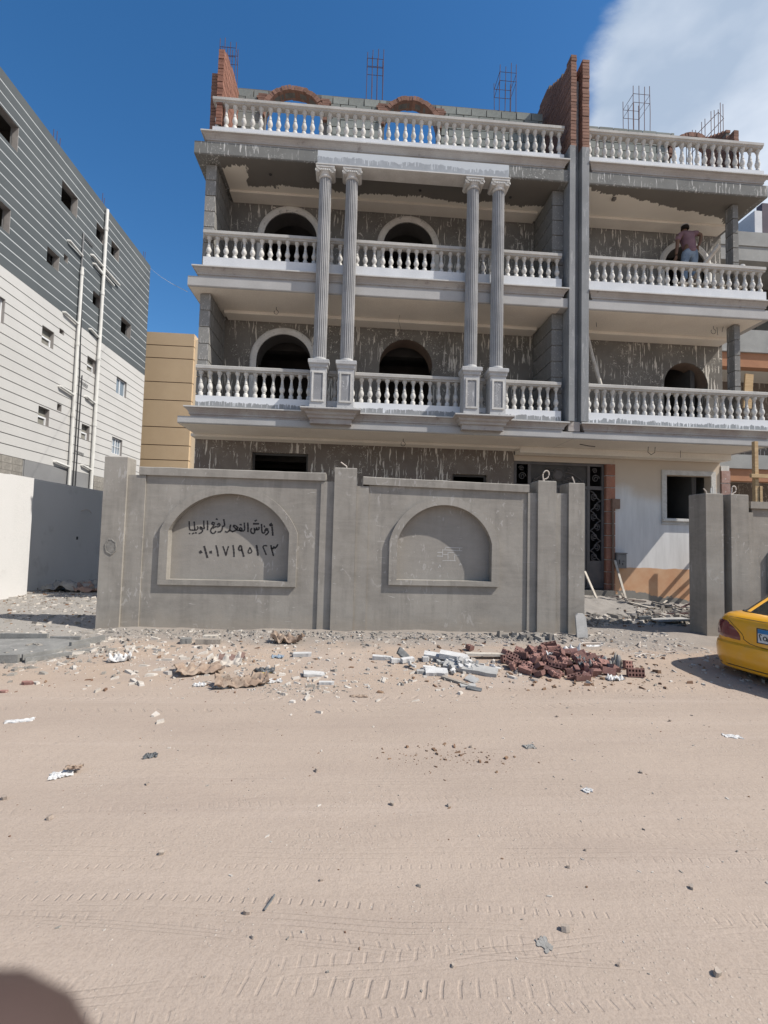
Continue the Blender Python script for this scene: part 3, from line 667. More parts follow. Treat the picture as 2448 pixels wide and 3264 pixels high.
# --- ground-floor front
gw = plate(MB(), rect(-3.88, 3.99, -0.25, 3.90), [rect(-2.52, -1.16, 2.55, 3.575), rect(2.43, 3.31, 2.35, 3.21)], front(WY), 0.24)
obj('front_wall', gw, m_wall_g, BL)
room(BL, -3.8, 0.2, WY+0.245, 14.4, 0.0, 3.88); room(BL, 0.25, 3.98, WY+0.245, 14.4, 0.0, 3.88)
obj('side_wall', MB().box(-3.88, -3.76, WY+0.25, 20.5, -0.2, 3.895), m_side, BL)
for (a, b, z0, z1) in ((-2.52, -1.16, 2.55, 3.575), (2.43, 3.31, 2.35, 3.21)):
    f = MB(); plate(f, rect(a+0.001, b-0.001, z0+0.001, z1-0.001), [rect(a+0.05, b-0.05, z0+0.05, z1-0.05)], front(WY+0.12), 0.05)
    obj('window', f, m_dark, BL)
gp = plate(MB(), rect(6.615, 9.46, -0.25, 3.90), [rect(7.99, 9.20, 2.25, 3.375)], front(WY), 0.22)
obj('front_wall', gp, m_peach, BR)
obj('door_lintel', MB().box(4.0, 6.612, WY+0.004, WY+0.22, 3.60, 3.74), m_peach, BR)
room(BR, 6.64, 8.98, WY+0.225, 14.4, 0.0, 3.88)
obj('hall_interior', MB().box(4.0, 4.1, WY+0.26, 14.4, 0, 3.8).box(6.5, 6.6, WY+0.26, 14.4, 0, 3.8).box(4.1, 6.5, 14.2, 14.4, 0, 3.8), m_dark, BR)
f = MB(); plate(f, rect(7.87, 9.32, 2.10, 3.495), [rect(7.992, 9.198, 2.252, 3.373)], front(WY-0.035), 0.036)
wf = obj('window', f, m_bal, BR)
obj('sill', MB().box(7.86, 9.33, WY-0.10, WY-0.037, 2.18, 2.235), m_bal, wf)
# brick pier by the door: courses with pale joints
core = obj('brick_pier', MB().box(6.39, 6.61, WY-0.02, WY+0.2, -0.1, 3.6), m_bal, BR)
me = MB().box(6.384, 6.614, WY-0.045, WY+0.1, 0, 0.285).mesh('brick', mottled('pier_brick', (0.36, 0.17, 0.115), (0.30, 0.15, 0.11), 6, 0.9, 0.25, 50, c3=(0.42, 0.34, 0.28), vary=0.25))
z = -0.05
while z < 3.45: put('brick', me, core, (0, 0, z)); z += 0.305
core = obj('brick_pier', MB().box(9.48, 9.70, WY-0.02, WY+0.3, -0.1, 3.66), m_bal, BR)
me = MB().box(9.474, 9.706, WY-0.045, WY+0.1, 0, 0.31).mesh('brick', mottled('pier_brick_limed', (0.42, 0.30, 0.27), (0.32, 0.20, 0.17), 5, 0.9, 0.25, 50, c3=(0.52, 0.48, 0.45), vary=0.3))
z = 0.2
while z < 3.35: put('brick', me, core, (0, 0, z)); z += 0.335

# --- wrought-iron entrance door
door = obj('iron_door', plate(MB(), rect(4.01, 6.37, 0.42, 3.595), [rect(4.08, 4.38, 3.02, 3.53), rect(4.45, 5.93, 3.02, 3.53), rect(6.0, 6.31, 3.02, 3.53), rect(4.08, 4.38, 0.5, 2.93), rect(6.0, 6.31, 0.5, 2.93), rect(4.45, 5.93, 0.47, 2.93)], front(WY+0.05), 0.05), m_iron_d, BR)
for a, b in ((4.46, 5.18), (5.20, 5.92)):
    lf = MB(); plate(lf, rect(a, b, 0.48, 2.92), [rect(a+0.10, b-0.10, 1.35, 2.82), rect(a+0.10, b-0.10, 0.6, 1.25)], front(WY+0.06), 0.04)
    lf.box(a+0.10, b-0.10, WY+0.085, WY+0.095, 0.6, 2.82)
    obj('door_leaf', lf, m_iron, door)
for a, b in ((6.0, 6.31), (4.08, 4.38)): obj('kick_panel', MB().box(a, b, WY+0.06, WY+0.08, 0.5, 1.12), m_iron_d, door)
def spiral(mb, x, z, r, s, turns=1.6, y=WY+0.07, a0=0.0, th=0.011):
    mb.tube([(x+s*r*(1-i/24*0.82)*math.cos(a0+i/24*turns*2*PI), y, z+r*(1-i/24*0.82)*math.sin(a0+i/24*turns*2*PI)) for i in range(25)], th, 5)
for xc in (4.23, 6.155):
    sg = MB()
    for i in range(7):
        zz = 1.22+i*0.255; s = 1 if i % 2 else -1
        spiral(sg, xc+s*0.03, zz, 0.095, s, 1.7, a0=-PI/2)
        sg.tube([(xc-s*0.14, WY+0.07, zz-0.11), (xc-s*0.03, WY+0.07, zz-0.02), (xc+s*0.05, WY+0.07, zz+0.11), (xc+s*0.14, WY+0.07, zz+0.15)], 0.012, 5)
    spiral(sg, xc, 3.22, 0.10, 1, 1.7); spiral(sg, xc-0.02, 3.42, 0.07, -1, 1.5)
    obj('scroll_grille', sg, m_iron_d, door)
tg = MB(); xc = 5.19
for r in (0.155, 0.125): tg.tube([(xc+r*math.cos(2*PI*i/28), WY+0.07, 3.29+r*math.sin(2*PI*i/28)) for i in range(29)], 0.012, 5)
tg.rings([[(xc+0.11*math.cos(2*PI*i/20), y, 3.29+0.11*math.sin(2*PI*i/20)) for i in range(20)] for y in (WY+0.075, WY+0.085)])
for s in (-1, 1):
    tg.tube([(xc+s*0.70, WY+0.07, 3.06), (xc+s*0.55, WY+0.07, 3.20), (xc+s*0.35, WY+0.07, 3.33), (xc+s*0.16, WY+0.07, 3.36)], 0.012, 5)
    for x, z, r, q in ((0.25, 3.16, 0.075, 1), (0.40, 3.13, 0.06, -1), (0.52, 3.10, 0.045, 1), (0.27, 3.43, 0.06, 1), (0.62, 3.13, 0.05, -1), (0.14, 3.12, 0.05, 1)):
        spiral(tg, xc+s*x, z, r, s*q, 1.6)
obj('fanlight_scrolls', tg, m_iron_d, door)
obj('fanlight_backing', MB().box(4.45, 5.93, WY+0.10, WY+0.11, 3.02, 3.53), m_dark, door)
st = obj('door_step', MB().box(4.0, 6.5, WY-0.25, WY+0.3, -0.1, 0.40), m_mortar, BR)
# meter box and its conduit
mbx = thing('meter_box', (6.74, WY-0.09, 0.955), 'small grey electricity meter box on the wall by the door', 'meter box')
obj('case', MB().box(6.605, 6.865, WY-0.12, WY-0.002, 0.955, 1.32), m_box, mbx)
obj('lid', MB().box(6.625, 6.845, WY-0.132, WY-0.122, 0.975, 1.30), m_box, mbx)
obj('meter_window', MB().box(6.66, 6.685, WY-0.138, WY-0.134, 1.06, 1.17).box(6.75, 6.80, WY-0.138, WY-0.134, 1.13, 1.145).box(6.745, 6.765, WY-0.138, WY-0.134, 1.04, 1.09), m_black, mbx)
obj('hood', MB().box(6.595, 6.875, WY-0.15, WY-0.004, 1.322, 1.345), m_box, mbx)
jb = thing('junction_box', (6.60, WY-0.06, 2.45), 'square brown junction box and pipe running down the brick door pier', 'junction box')
obj('case', MB().box(6.50, 6.70, WY-0.12, WY-0.05, 2.45, 2.70), mottled('rusty_box', (0.25, 0.17, 0.13), (0.20, 0.13, 0.10), 9, 0.9, 0.2), jb)
obj('conduit', MB().tube([(6.53, WY-0.085, 2.448), (6.535, WY-0.085, 1.2), (6.525, WY-0.085, 0.15)], 0.032, 8), m_rev, jb)

# --- hanging light wires
def wire(root, pts, r=0.006): obj('light_wire', MB().tube(pts, r, 4), m_black, root)
def hook(x, y, z, r=0.05): return [(x, y, z)]+[(x+r*math.cos(a)-r*0, y, z-0.07-r+r*math.sin(a)) for a in [PI/2-2*PI*i/14 for i in range(13)]]
for x, y, z in ((-1.95, 10.75, 6.89), (1.1, 10.7, 3.89)): wire(BL, hook(x, y, z))
for x, y, z in ((-2.15, 10.45, 9.87), (1.35, 10.6, 9.87), (3.55, 10.6, 9.87)): obj('ceiling_box', MB().lathe([(0.03, z-0.02), (0.035, z-0.006)], 8, (x, y, 0)), m_black, BL)
wire(BL, [(0.95, 10.8, 6.89), (0.93, 10.8, 6.75), (1.0, 10.78, 6.5), (1.03, 10.78, 6.42)], 0.003)
for x, y, z in ((8.55, 10.45, 6.89),): wire(BR, hook(x, y, z, 0.06)); wire(BR, [(8.68, 10.5, 6.89), (8.70, 10.5, 6.70)]); wire(BR, [(8.80, 10.45, 6.89), (8.77, 10.45, 6.76)])
wire(BR, [(6.93, 10.5, 3.89), (6.92, 10.5, 3.76), (7.0, 10.5, 3.70), (7.09, 10.5, 3.76), (7.10, 10.5, 3.89)], 0.008)
wire(BR, [(7.95, 10.8, 3.89), (7.95, 10.8, 3.72)]); wire(BR, [(5.7, 10.6, 6.89), (5.71, 10.6, 6.78)]); wire(BR, [(5.25, 10.5, 3.885), (5.45, 10.45, 3.84), (5.6, 10.45, 3.83)], 0.009)
obj('ceiling_box', MB().box(5.98, 6.06, 10.35, 10.43, 9.82, 9.878), m_mortar, BR)

# --- roof: block parapet, brick arches, party walls, rebar
def in_arch(x, z, ac): return ac and ((x-ac[0])**2+max(0, z-ac[2])**2 < ac[1]**2 if z > ac[2] else abs(x-ac[0]) < ac[1])
def block_wall(root, x0, x1, ztop, arches, y=WY, seed=3):
    rnd = random.Random(seed)
    base = obj('block_parapet', plate(MB(), rect(x0, x1, TOP[2]+0.006, ztop-0.06), [arch(a, r-0.118, zc, TOP[2]+0.3, n=24) for a, r, zc in arches], front(y+0.03), 0.14), m_mortar, root)
    mes = {}
    z = TOP[2]+0.01; row = 0
    while z < ztop-0.1:
        h = 0.195; x = x0 + (0 if row % 2 else -0.2)
        while x < x1-0.02:
            a, b = max(x, x0), min(x+0.388, x1)
            keep = [(a, b)]
            for ac in arches:
                nk = []
                for (p, q) in keep:
                    zz = z+h
                    R = ac[1]+0.0
                    if z < ac[2]: hwid = R
                    else:
                        d = R*R-(z-ac[2])**2; hwid = math.sqrt(d) if d > 0 else -1
                    if hwid < 0 or q <= ac[0]-hwid or p >= ac[0]+hwid: nk.append((p, q)); continue
                    if p < ac[0]-hwid: nk.append((p, ac[0]-hwid))
                    if q > ac[0]+hwid: nk.append((ac[0]+hwid, q))
                keep = nk
            for p, q in keep:
                if q-p < 0.05: continue
                wkey = round(q-p, 2)
                if wkey not in mes:
                    w2 = wkey/2-0.006; mes[wkey] = MB().box(-w2, w2, 0, 0.2, 0, h-0.006).mesh('block', m_block)
                put('block', mes[wkey], base, ((p+q)/2, y+rnd.uniform(-0.012, 0.008), z), (rnd.uniform(-0.015, 0.015), 0, rnd.uniform(-0.01, 0.01)))
            x += 0.4
        z += 0.203; row += 1
    return base
def brick_arch(root, cx, r, zc, y=WY):
    core = MB(); n = 24
    rs = [[(cx-(rr_)*math.cos(PI*i/n), y+d, zc+rr_*math.sin(PI*i/n)) for rr_, d in ((r-0.112, 0.03), (r-0.008, 0.03), (r-0.008, 0.19), (r-0.112, 0.19))] for i in range(n+1)]
    core.rings(rs); a = obj('brick_arch', core, m_brick_d, root)
    me = MB().box(-0.0385, 0.0385, -0.06, 0.24, r-0.118, r).mesh('brick', m_brick_d)
    m = int(PI*(r-0.02)/0.084)
    for i in range(m):
        an = -PI/2+PI*(i+0.5)/m
        put('brick', me, a, (cx, y+random.uniform(-0.012, 0.012), zc+random.uniform(-0.006, 0.003)), (0, an, 0))
    for s in (-1, 1):                                    # rough corner packing
        for i in range(3): put('brick', MB().box(-0.11, 0.11, -0.05, 0.2, 0, 0.055).mesh('brick', m_brick_d), a, (cx+s*(r*0.80+0.11+0.04*(i % 2)), y-0.01, zc+r*0.60-0.13+i*0.062))
block_wall(BL, -3.24, 4.66, 12.92, [(-1.82, 0.84, 12.13), (1.17, 0.80, 12.16)], seed=4)
brick_arch(BL, -1.82, 0.84, 12.13); brick_arch(BL, 1.17, 0.80, 12.16)
block_wall(BR, 5.2, 9.5, 12.62, [(8.80, 0.72, 11.92)], seed=8)
brick_arch(BR, 8.80, 0.72, 11.92)
def brick_wall(root, x0, x1, y0, y1, z0, tops, m, m2, label=None):
    """brick wall running back from the facade; tops = [(y, z)] gives its stepped head"""
    rnd = random.Random(int(x0*100)); cs = 0.077
    def ztop(y):
        for (a, za), (b, zb) in zip(tops[:-1], tops[1:]):
            if a <= y <= b: return za+(zb-za)*(y-a)/(b-a)
        return tops[-1][1]
    core = MB(); yy = y0
    root_w = None; parts = []; rest = MB()
    while yy < y1-0.02:
        e_ = min(yy+0.25, y1); core.box(x0+0.012, x1-0.012, yy+0.012, e_-0.0, z0, ztop((yy+e_)/2)-0.03); yy = e_
    w_ = obj('brick_party_wall', core, m_mortar, root)
    if label: w_['label'] = label
    mes = {}
    row = 0; z = z0
    while z < max(t[1] for t in tops)-0.02:
        yy = y0-(0.125 if row % 2 else 0.0)
        while yy < y1-0.03:
            a, b = max(yy, y0), min(yy+0.25, y1)
            if b-a > 0.05 and z+cs*0.6 < ztop((a+b)/2):
                key = round(b-a, 3)
                if key not in mes: mes[key] = MB().box(x0, x1, 0, key-0.011, 0, cs-0.011).mesh('brick', m)
                if a < y0+0.40 and len(parts) < 290: parts.append((key, a, z))
                else: rest.box(x0+rnd.uniform(-0.004, 0.004), x1+rnd.uniform(-0.004, 0.004), a, b-0.011, z, z+cs-0.011)
            yy += 0.25
        z += cs; row += 1
    for key, a, z in parts: put('brick', mes[key], w_, (rnd.uniform(-0.005, 0.005), a+rnd.uniform(-0.006, 0.006), z))
    if rest.v: tag(obj('brick_courses', rest, m2, w_), kind='stuff')
brick_wall(BL, -3.325, -3.20, 10.10, 11.38, TOP[2]+0.28, [(10.10, 12.38), (10.45, 12.6), (11.38, 12.72)], m_brick, m_brick)
brick_wall(BL, -3.52, -3.335, 10.30, 11.30, TOP[2]-0.1, [(10.30, 12.0), (11.30, 12.4)], m_brick_d, m_brick_d)
brick_wall(BL, 4.755, 4.885, 9.985, 12.1, TOP[2]+0.352, [(9.985, 12.95), (10.26, 12.95), (10.261, 12.88), (11.0, 13.25), (11.4, 13.55), (12.1, 13.45)], m_brick_d, m_brick_d)
brick_wall(BR, 5.03, 5.195, 9.985, 12.1, TOP[2]+0.332, [(9.985, 12.90), (10.26, 12.90), (10.261, 12.80), (12.1, 13.1)], m_brick_d, m_brick_d)
brick_wall(BR, 9.02, 9.14, 10.30, 11.38, TOP[2]+0.01, [(10.30, 11.72), (11.38, 12.5)], m_brick_d, m_brick_d)
def rebar_cage(root, x0, x1, y0, y1, z0, z1, lean=0.0):
    g = MB(); n = 4
    def P(x, y, z): return (x+lean*(z-z0), y, z)
    zt = z1-0.28
    base = obj('rebar_cage', MB().tube([P(x0, y0, zt), P(x1, y0, zt), P(x1, y1, zt), P(x0, y1, zt), P(x0, y0, zt)], 0.008, 4).tube([P(x0, y0, zt-0.24), P(x1, y0, zt-0.24), P(x1, y1, zt-0.24), P(x0, y1, zt-0.24), P(x0, y0, zt-0.24)], 0.008, 4), m_rebar, root)
    for i in range(n):
        for y in (y0, y1):
            x = x0+(x1-x0)*i/(n-1); zz = z1-random.uniform(0, 0.14)
            obj('rebar', MB().tube([P(x, y, z0), P(x+random.uniform(-0.01, 0.01), y, (z0+zz)/2), P(x+random.uniform(-0.012, 0.012), y, zz)], 0.009, 5), m_rebar, base)
rebar_cage(BL, -3.74, -3.34, 11.42, 11.62, 12.0, 14.18); rebar_cage(BL, 0.0, 0.42, 11.42, 11.62, 12.6, 14.24)
rebar_cage(BL, 3.5, 3.95, 11.42, 11.9, 12.5, 14.2); rebar_cage(BR, 7.16, 7.62, 11.42, 11.9, 12.4, 13.93)
# stair cage: bars rising in a slanted row
cg = obj('rebar_cage', MB().tube([(8.55, 11.5, 12.25), (9.62, 11.5, 13.42), (9.86, 11.6, 13.36), (8.85, 11.6, 12.2)], 0.009, 4), m_rebar, BR)
for i in range(9):
    x = 8.6+i*0.135; zt = 12.45+i*0.15
    obj('rebar', MB().tube([(x, 11.5+0.05*(i % 2), 11.6), (x, 11.5+0.05*(i % 2), zt+random.uniform(0, 0.1))], 0.009, 5), m_rebar, cg)
for x, zt in ((9.80, 13.72), (9.66, 13.55)): obj('rebar', MB().tube([(x, 11.55, 11.6), (x, 11.55, zt)], 0.009, 5), m_rebar, cg)

# ------------------------------------------------------------------ boundary wall in front
def niche(root, cx, hw, z0, zs, apex, pane_x0, pane_x1, m=m_fence):
    rise = apex-zs
    o = arch(cx, hw, zs, z0, n=34, rise=rise); t = 0.135
    i = arch(cx, hw-t, zs-0.0, z0+0.085, n=34, rise=rise-t*0.98)
    fr = MB()
    plate(fr, o, [i], front(7.83), 0.175)
    return fr, i
def conduit_loop(root, pts, r=0.011):
    obj('conduit', MB().tube(pts, r, 7), m_cond, root)
FW = thing('boundary_wall', (0, 7.95, 0), 'grey cement boundary wall with two arched niches, one with black Arabic lettering', 'wall')
ZB = -0.2
def pillar(root, x0, x1, zt, y1=8.10, m=m_fence): return obj('pillar', MB().rings([[(x0-0.0, 7.80, z), (x1, 7.80, z), (x1, y1, z), (x0, y1, z)] for z in (ZB, zt-0.012)] + [[(x0+0.01, 7.81, zt), (x1-0.01, 7.81, zt), (x1-0.01, y1-0.01, zt), (x0+0.01, y1-0.01, zt)]]), m, root)
P1 = pillar(FW, -4.075, -3.715, 2.792); pillar(FW, -0.34, 0.035, 2.738, 8.12); P3 = pillar(FW, 3.166, 3.489, 2.636, 8.16); P4 = pillar(FW, 3.713, 3.996, 2.615, 8.16)
def strip(root, x0, x1, zt): return obj('pilaster_strip', MB().box(x0, x1, 7.85, 8.10, ZB, zt), m_fence, root)
strip(FW, -3.713, -3.435, 2.505); strip(FW, -0.565, -0.342, 2.50); strip(FW, 0.037, 0.245, 2.44); strip(FW, 3.005, 3.164, 2.42)
obj('pilaster_strip', MB().box(3.491, 3.711, 7.85, 8.10, ZB, 2.43), m_fence, FW)
for (x0, x1, cx, hw, z0, zs, ap, ctop, pz) in ((-3.433, -0.567, -2.045, 1.115, 0.722, 1.61, 2.375, 2.645, 2.53), (0.247, 3.003, 1.562, 0.948, 0.79, 1.52, 2.295, 2.605, 2.46)):
    fr, inner = niche(FW, cx, hw, z0, zs, ap, x0, x1)
    hole = arch(cx, hw-0.03, zs, z0+0.03, n=34, rise=(ap-zs)-0.03)
    p = obj('panel', plate(MB(), rect(x0, x1, ZB, pz), [hole], front(7.88), 0.16), m_fence, FW)
    obj('niche_back', MB().box(cx-hw-0.05, cx+hw+0.05, 8.008, 8.09, z0-0.1, ap+0.02), m_fence2, p)
    obj('niche_frame', fr, m_fence, FW)
    sx = 0.0
    cop = MB(); rs = []
    xa, xb = x0-0.105, x1+0.075 if x0 < -1 else x1+0.02
    n = 26
    for i in range(n+1):
        x = xa+(xb-xa)*i/n; jz = 0.006*noise.noise((x*3.1, 5.0, 0)); slope = -0.016*(x-xa) if x0 > 0 else 0.0
        zt = ctop+jz+slope; zb = ctop-0.135+slope*0.9+0.003*noise.noise((x*4, 1, 0))
        rs.append([(x, 7.832, zb), (x, 7.828, zt-0.012), (x, 7.842, zt), (x, 8.15, zt), (x, 8.15, zb)])
    cop.rings(rs); obj('coping', cop, m_fence, FW)
# pale cement arrises, chip on the corner pillar
chip = MB()
n = 22; rs = []
def chip_ring(s, y): return [(-3.905+0.082*s*(1+0.22*noise.noise((3*math.cos(2*PI*i/n), 3*math.sin(2*PI*i/n), 1)))*math.cos(2*PI*i/n), y, 1.322+0.115*s*(1+0.22*noise.noise((3*math.cos(2*PI*i/n), 3*math.sin(2*PI*i/n), 1)))*math.sin(2*PI*i/n)) for i in range(n)]
chip.rings([chip_ring(1.12, 7.799), chip_ring(1.1, 7.790), chip_ring(0.92, 7.789), chip_ring(0.86, 7.797), chip_ring(0.8, 7.793)])
obj('patch', chip, mottled('repair_mortar', (0.26, 0.245, 0.225), (0.20, 0.19, 0.175), 14, 0.95, 0.5, 40), P1)
# conduits left sticking out of the pillar tops
conduit_loop(FW, [(-0.14, 7.98, 2.70), (-0.15, 7.98, 2.79), (-0.25, 7.97, 2.855)])
conduit_loop(FW, [(3.34, 7.98, 2.60)]+[(3.375+0.055*math.cos(a)+0.012*math.sin(a), 7.98, 2.765+0.075*math.sin(a)) for a in [PI+0.3-i*(1.75*PI)/14 for i in range(15)]]+[(3.35, 7.98, 2.62)])
conduit_loop(FW, [(3.905, 7.98, 2.58), (3.89, 7.98, 2.66), (3.85, 7.97, 2.745)])

# lettering brushed on the first niche, as flat brush strokes 2 mm proud
def ribbon(mb, pts, wd, Y, y1=0.002):
    P = [Vector((p[0], 0, p[1])) for p in pts]; n = len(P)
    Lf, Rt = [], []
    for i, p in enumerate(P):
        d = (P[min(i+1, n-1)]-P[max(i-1, 0)])
        d = d.normalized() if d.length > 1e-9 else Vector((1, 0, 0)); q = Vector((-d.z, 0, d.x))
        ww = wd*(0.5+0.10*math.sin(i*2.3+p.x*40)); ex = d*(wd*0.35 if i == n-1 else (-wd*0.35 if i == 0 else 0))
        Lf.append(p+q*ww+ex); Rt.append(p-q*ww+ex)
    rs = [[(a.x, Y-y1, a.z), (b.x, Y-y1, b.z), (b.x, Y+0.001, b.z), (a.x, Y+0.001, a.z)] for a, b in zip(Lf, Rt)]
    mb.rings(rs)
def smooth(pts, k=4):
    if len(pts) < 3: return pts
    o = []
    for i in range(len(pts)-1):
        p0 = pts[max(i-1, 0)]; p1 = pts[i]; p2 = pts[i+1]; p3 = pts[min(i+2, len(pts)-1)]
        for j in range(k):
            t = j/k
            o.append(tuple(0.5*((2*p1[c])+(-p0[c]+p2[c])*t+(2*p0[c]-5*p1[c]+4*p2[c]-p3[c])*t*t+(-p0[c]+3*p1[c]-3*p2[c]+p3[c])*t**3) for c in (0, 1)))
    o.append(pts[-1]); return o
LW = [  # strokes of each word (u to the right, v down), brush width
 ('letter', [[(1395,250),(1402,320),(1405,375)], [(1385,195),(1362,212),(1372,225),(1400,218)]], 21),
 ('letter', [[(1330,282),(1305,272),(1290,296),(1325,302),(1338,325),(1320,352),(1295,370)]], 18),
 ('letter', [[(1230,205),(1233,270),(1238,325),(1262,345),(1283,325),(1285,296)], [(1272,232),(1280,246)]], 18),
 ('letter', [[(1190,252),(1186,285),(1160,288),(1155,258),(1150,288),(1125,292),(1118,262),(1120,300),(1122,330),(1098,350),(1068,330),(1062,295),(1074,272)], [(1105,196),(1185,196)], [(1130,152),(1152,140)]], 18),
 ('letter', [[(1015,185),(1019,260),(1018,318)]], 20),
 ('letter', [[(962,185),(966,280),(950,306),(905,308),(886,282),(903,258),(926,282),(905,300),(850,295),(818,262),(790,232)], [(862,258),(826,226),(795,222)], [(862,256),(826,298),(780,318)], [(895,208),(915,212)]], 18),
 ('letter', [[(748,215),(738,290),(780,318)], [(738,292),(700,325),(668,318)]], 18),
 ('letter', [[(643,130),(652,180),(654,222),(626,240),(616,285),(592,318),(556,324)]], 18),
 ('letter', [[(548,212),(566,190),(584,212),(560,242),(520,240),(480,262)], [(528,120),(542,126)], [(500,185),(470,172),(462,200),(495,214),(466,250),(440,300),(458,340),(495,342),(518,312)]], 17),
 ('letter', [[(390,152),(394,220),(392,288)]], 17),
 ('letter', [[(334,150),(336,230),(345,268),(300,258)], [(302,256),(282,242),(280,272),(306,282),(316,302),(296,332),(262,346)]], 16),
 ('letter', [[(238,240),(247,262),(224,290),(196,290)], [(205,335),(222,338)], [(186,165),(192,230),(196,288),(160,292),(120,282),(112,215),(110,162)], [(115,345),(118,350)], [(160,352),(176,340)]], 16),
 ('digit', [[(278,640),(290,632)]], 34), ('digit', [[(342,550),(362,625),(388,718)]], 22), ('digit', [[(432,640),(446,638)]], 30), ('digit', [[(524,540),(542,615),(555,698)]], 18),
 ('digit', [[(630,552),(655,620),(677,690),(692,620),(714,552)]], 16), ('digit', [[(786,538),(797,620),(800,705)]], 18),
 ('digit', [[(920,608),(885,610),(872,585),(890,545),(912,548),(922,600),(936,650),(950,705)]], 20),
 ('digit', [[(1048,572),(1022,620),(1022,650),(1052,655),(1076,632),(1062,595),(1048,572)]], 15), ('digit', [[(1150,540),(1162,610),(1172,688)]], 22),
 ('digit', [[(1310,544),(1272,540),(1252,562),(1270,610),(1298,680)]], 17), ('digit', [[(1376,542),(1386,600),(1400,650),(1412,698)], [(1384,578),(1402,592),(1422,560),(1436,580),(1460,562),(1480,528)]], 19)]
def wall_uv(u, v, o, eu, ev): return (o[0]+eu[0]*u+ev[0]*v, o[1]+eu[1]*u+ev[1]*v)
O = (-2.885, 1.932); EU = ((-1.112+2.885)/1659, (1.984-1.932)/1659); EV = ((-2.843+2.885)/830, (1.040-1.932)/830)
ins = obj('inscription', MB().box(-2.0, -1.995, 8.006, 8.0078, 1.6, 1.601), m_paintink, FW)
ins['label'] = 'black brush-painted Arabic words over a row of Arabic digits'
for nm, strokes, wd in LW:
    mb = MB()
    for s in strokes: ribbon(mb, [wall_uv(u, v, O, EU, EV) for u, v in smooth(s)], wd*EU[0]*1.35, 8.008)
    obj(nm, mb, m_paintink, ins)
# chalk sketch in the second niche
O = (1.272, 1.618); EU = ((2.045-1.272)/1659, 0.020/1659); EV = (0.014/1422, (0.968-1.618)/1422)
mb = MB()
for s in ([(600,490),(598,640),(592,775)], [(625,512),(900,520),(1330,545)], [(700,405),(685,520)], [(700,405),(960,425),(1340,436)], [(1240,440),(1238,530)], [(410,602),(580,602)], [(400,738),(585,750)], [(625,682),(790,690)], [(800,600),(1015,608)], [(800,600),(800,860)], [(600,925),(740,908),(1080,922)], [(1040,700),(1120,716),(1230,708)], [(495,1060),(522,1150)], [(495,1070),(440,1180)], [(1268,1015),(1235,1090)], [(1268,1015),(1298,1085)], [(1045,740),(1052,900)]):
    ribbon(mb, [wall_uv(u, v, O, EU, EV) for u, v in s], 19*EU[0], 8.008)
tag(obj('chalk_sketch', mb, m_chalk, FW), kind='stuff')

# right-hand length of boundary wall beyond the gateway
FR = thing('boundary_wall', (6.6, 7.95, 0), 'grey cement boundary wall right of the gateway, behind the yellow taxi', 'wall')
pillar(FR, 6.205, 6.525, 2.515, 8.22); pillar(FR, 6.672, 7.003, 2.51, 8.22)
obj('pilaster_strip', MB().box(6.527, 6.670, 7.95, 8.15, ZB, 2.40), m_fence, FR)
obj('pilaster_strip', MB().box(7.005, 7.13, 7.85, 8.10, ZB, 2.20), m_fence, FR)
fr, inner = niche(FR, 8.42, 1.02, 0.75, 1.45, 2.0, 7.13, 9.7)
p = obj('panel', plate(MB(), rect(7.132, 9.70, ZB, 2.27), [arch(8.42, 0.99, 1.45, 0.78, n=34, rise=0.52)], front(7.88), 0.16), m_fence, FR)
obj('niche_back', MB().box(7.35, 9.5, 8.008, 8.09, 0.65, 2.02), m_fence2, p); obj('niche_frame', fr, m_fence, FR)
obj('coping', MB().box(7.075, 9.75, 7.83, 8.15, 2.272, 2.395), m_fence, FR)
obj('pillar', MB().box(9.72, 10.05, 7.80, 8.12, ZB, 2.5), m_fence, FR)
conduit_loop(FR, [(6.38, 7.98, 2.50), (6.35, 7.98, 2.57), (6.30, 7.97, 2.615)])
conduit_loop(FR, [(6.82, 7.98, 2.49)]+[(6.885+0.04*math.cos(a), 7.98, 2.62+0.06*math.sin(a)) for a in [PI+0.4-i*(1.6*PI)/12 for i in range(13)]]+[(6.84, 7.98, 2.52)])
for x, zt in ((6.445, 2.63), (6.485, 2.66)): obj('starter_bar', MB().tube([(x, 7.98, 2.49), (x, 7.98, zt)], 0.009, 6), m_pvc, FR)

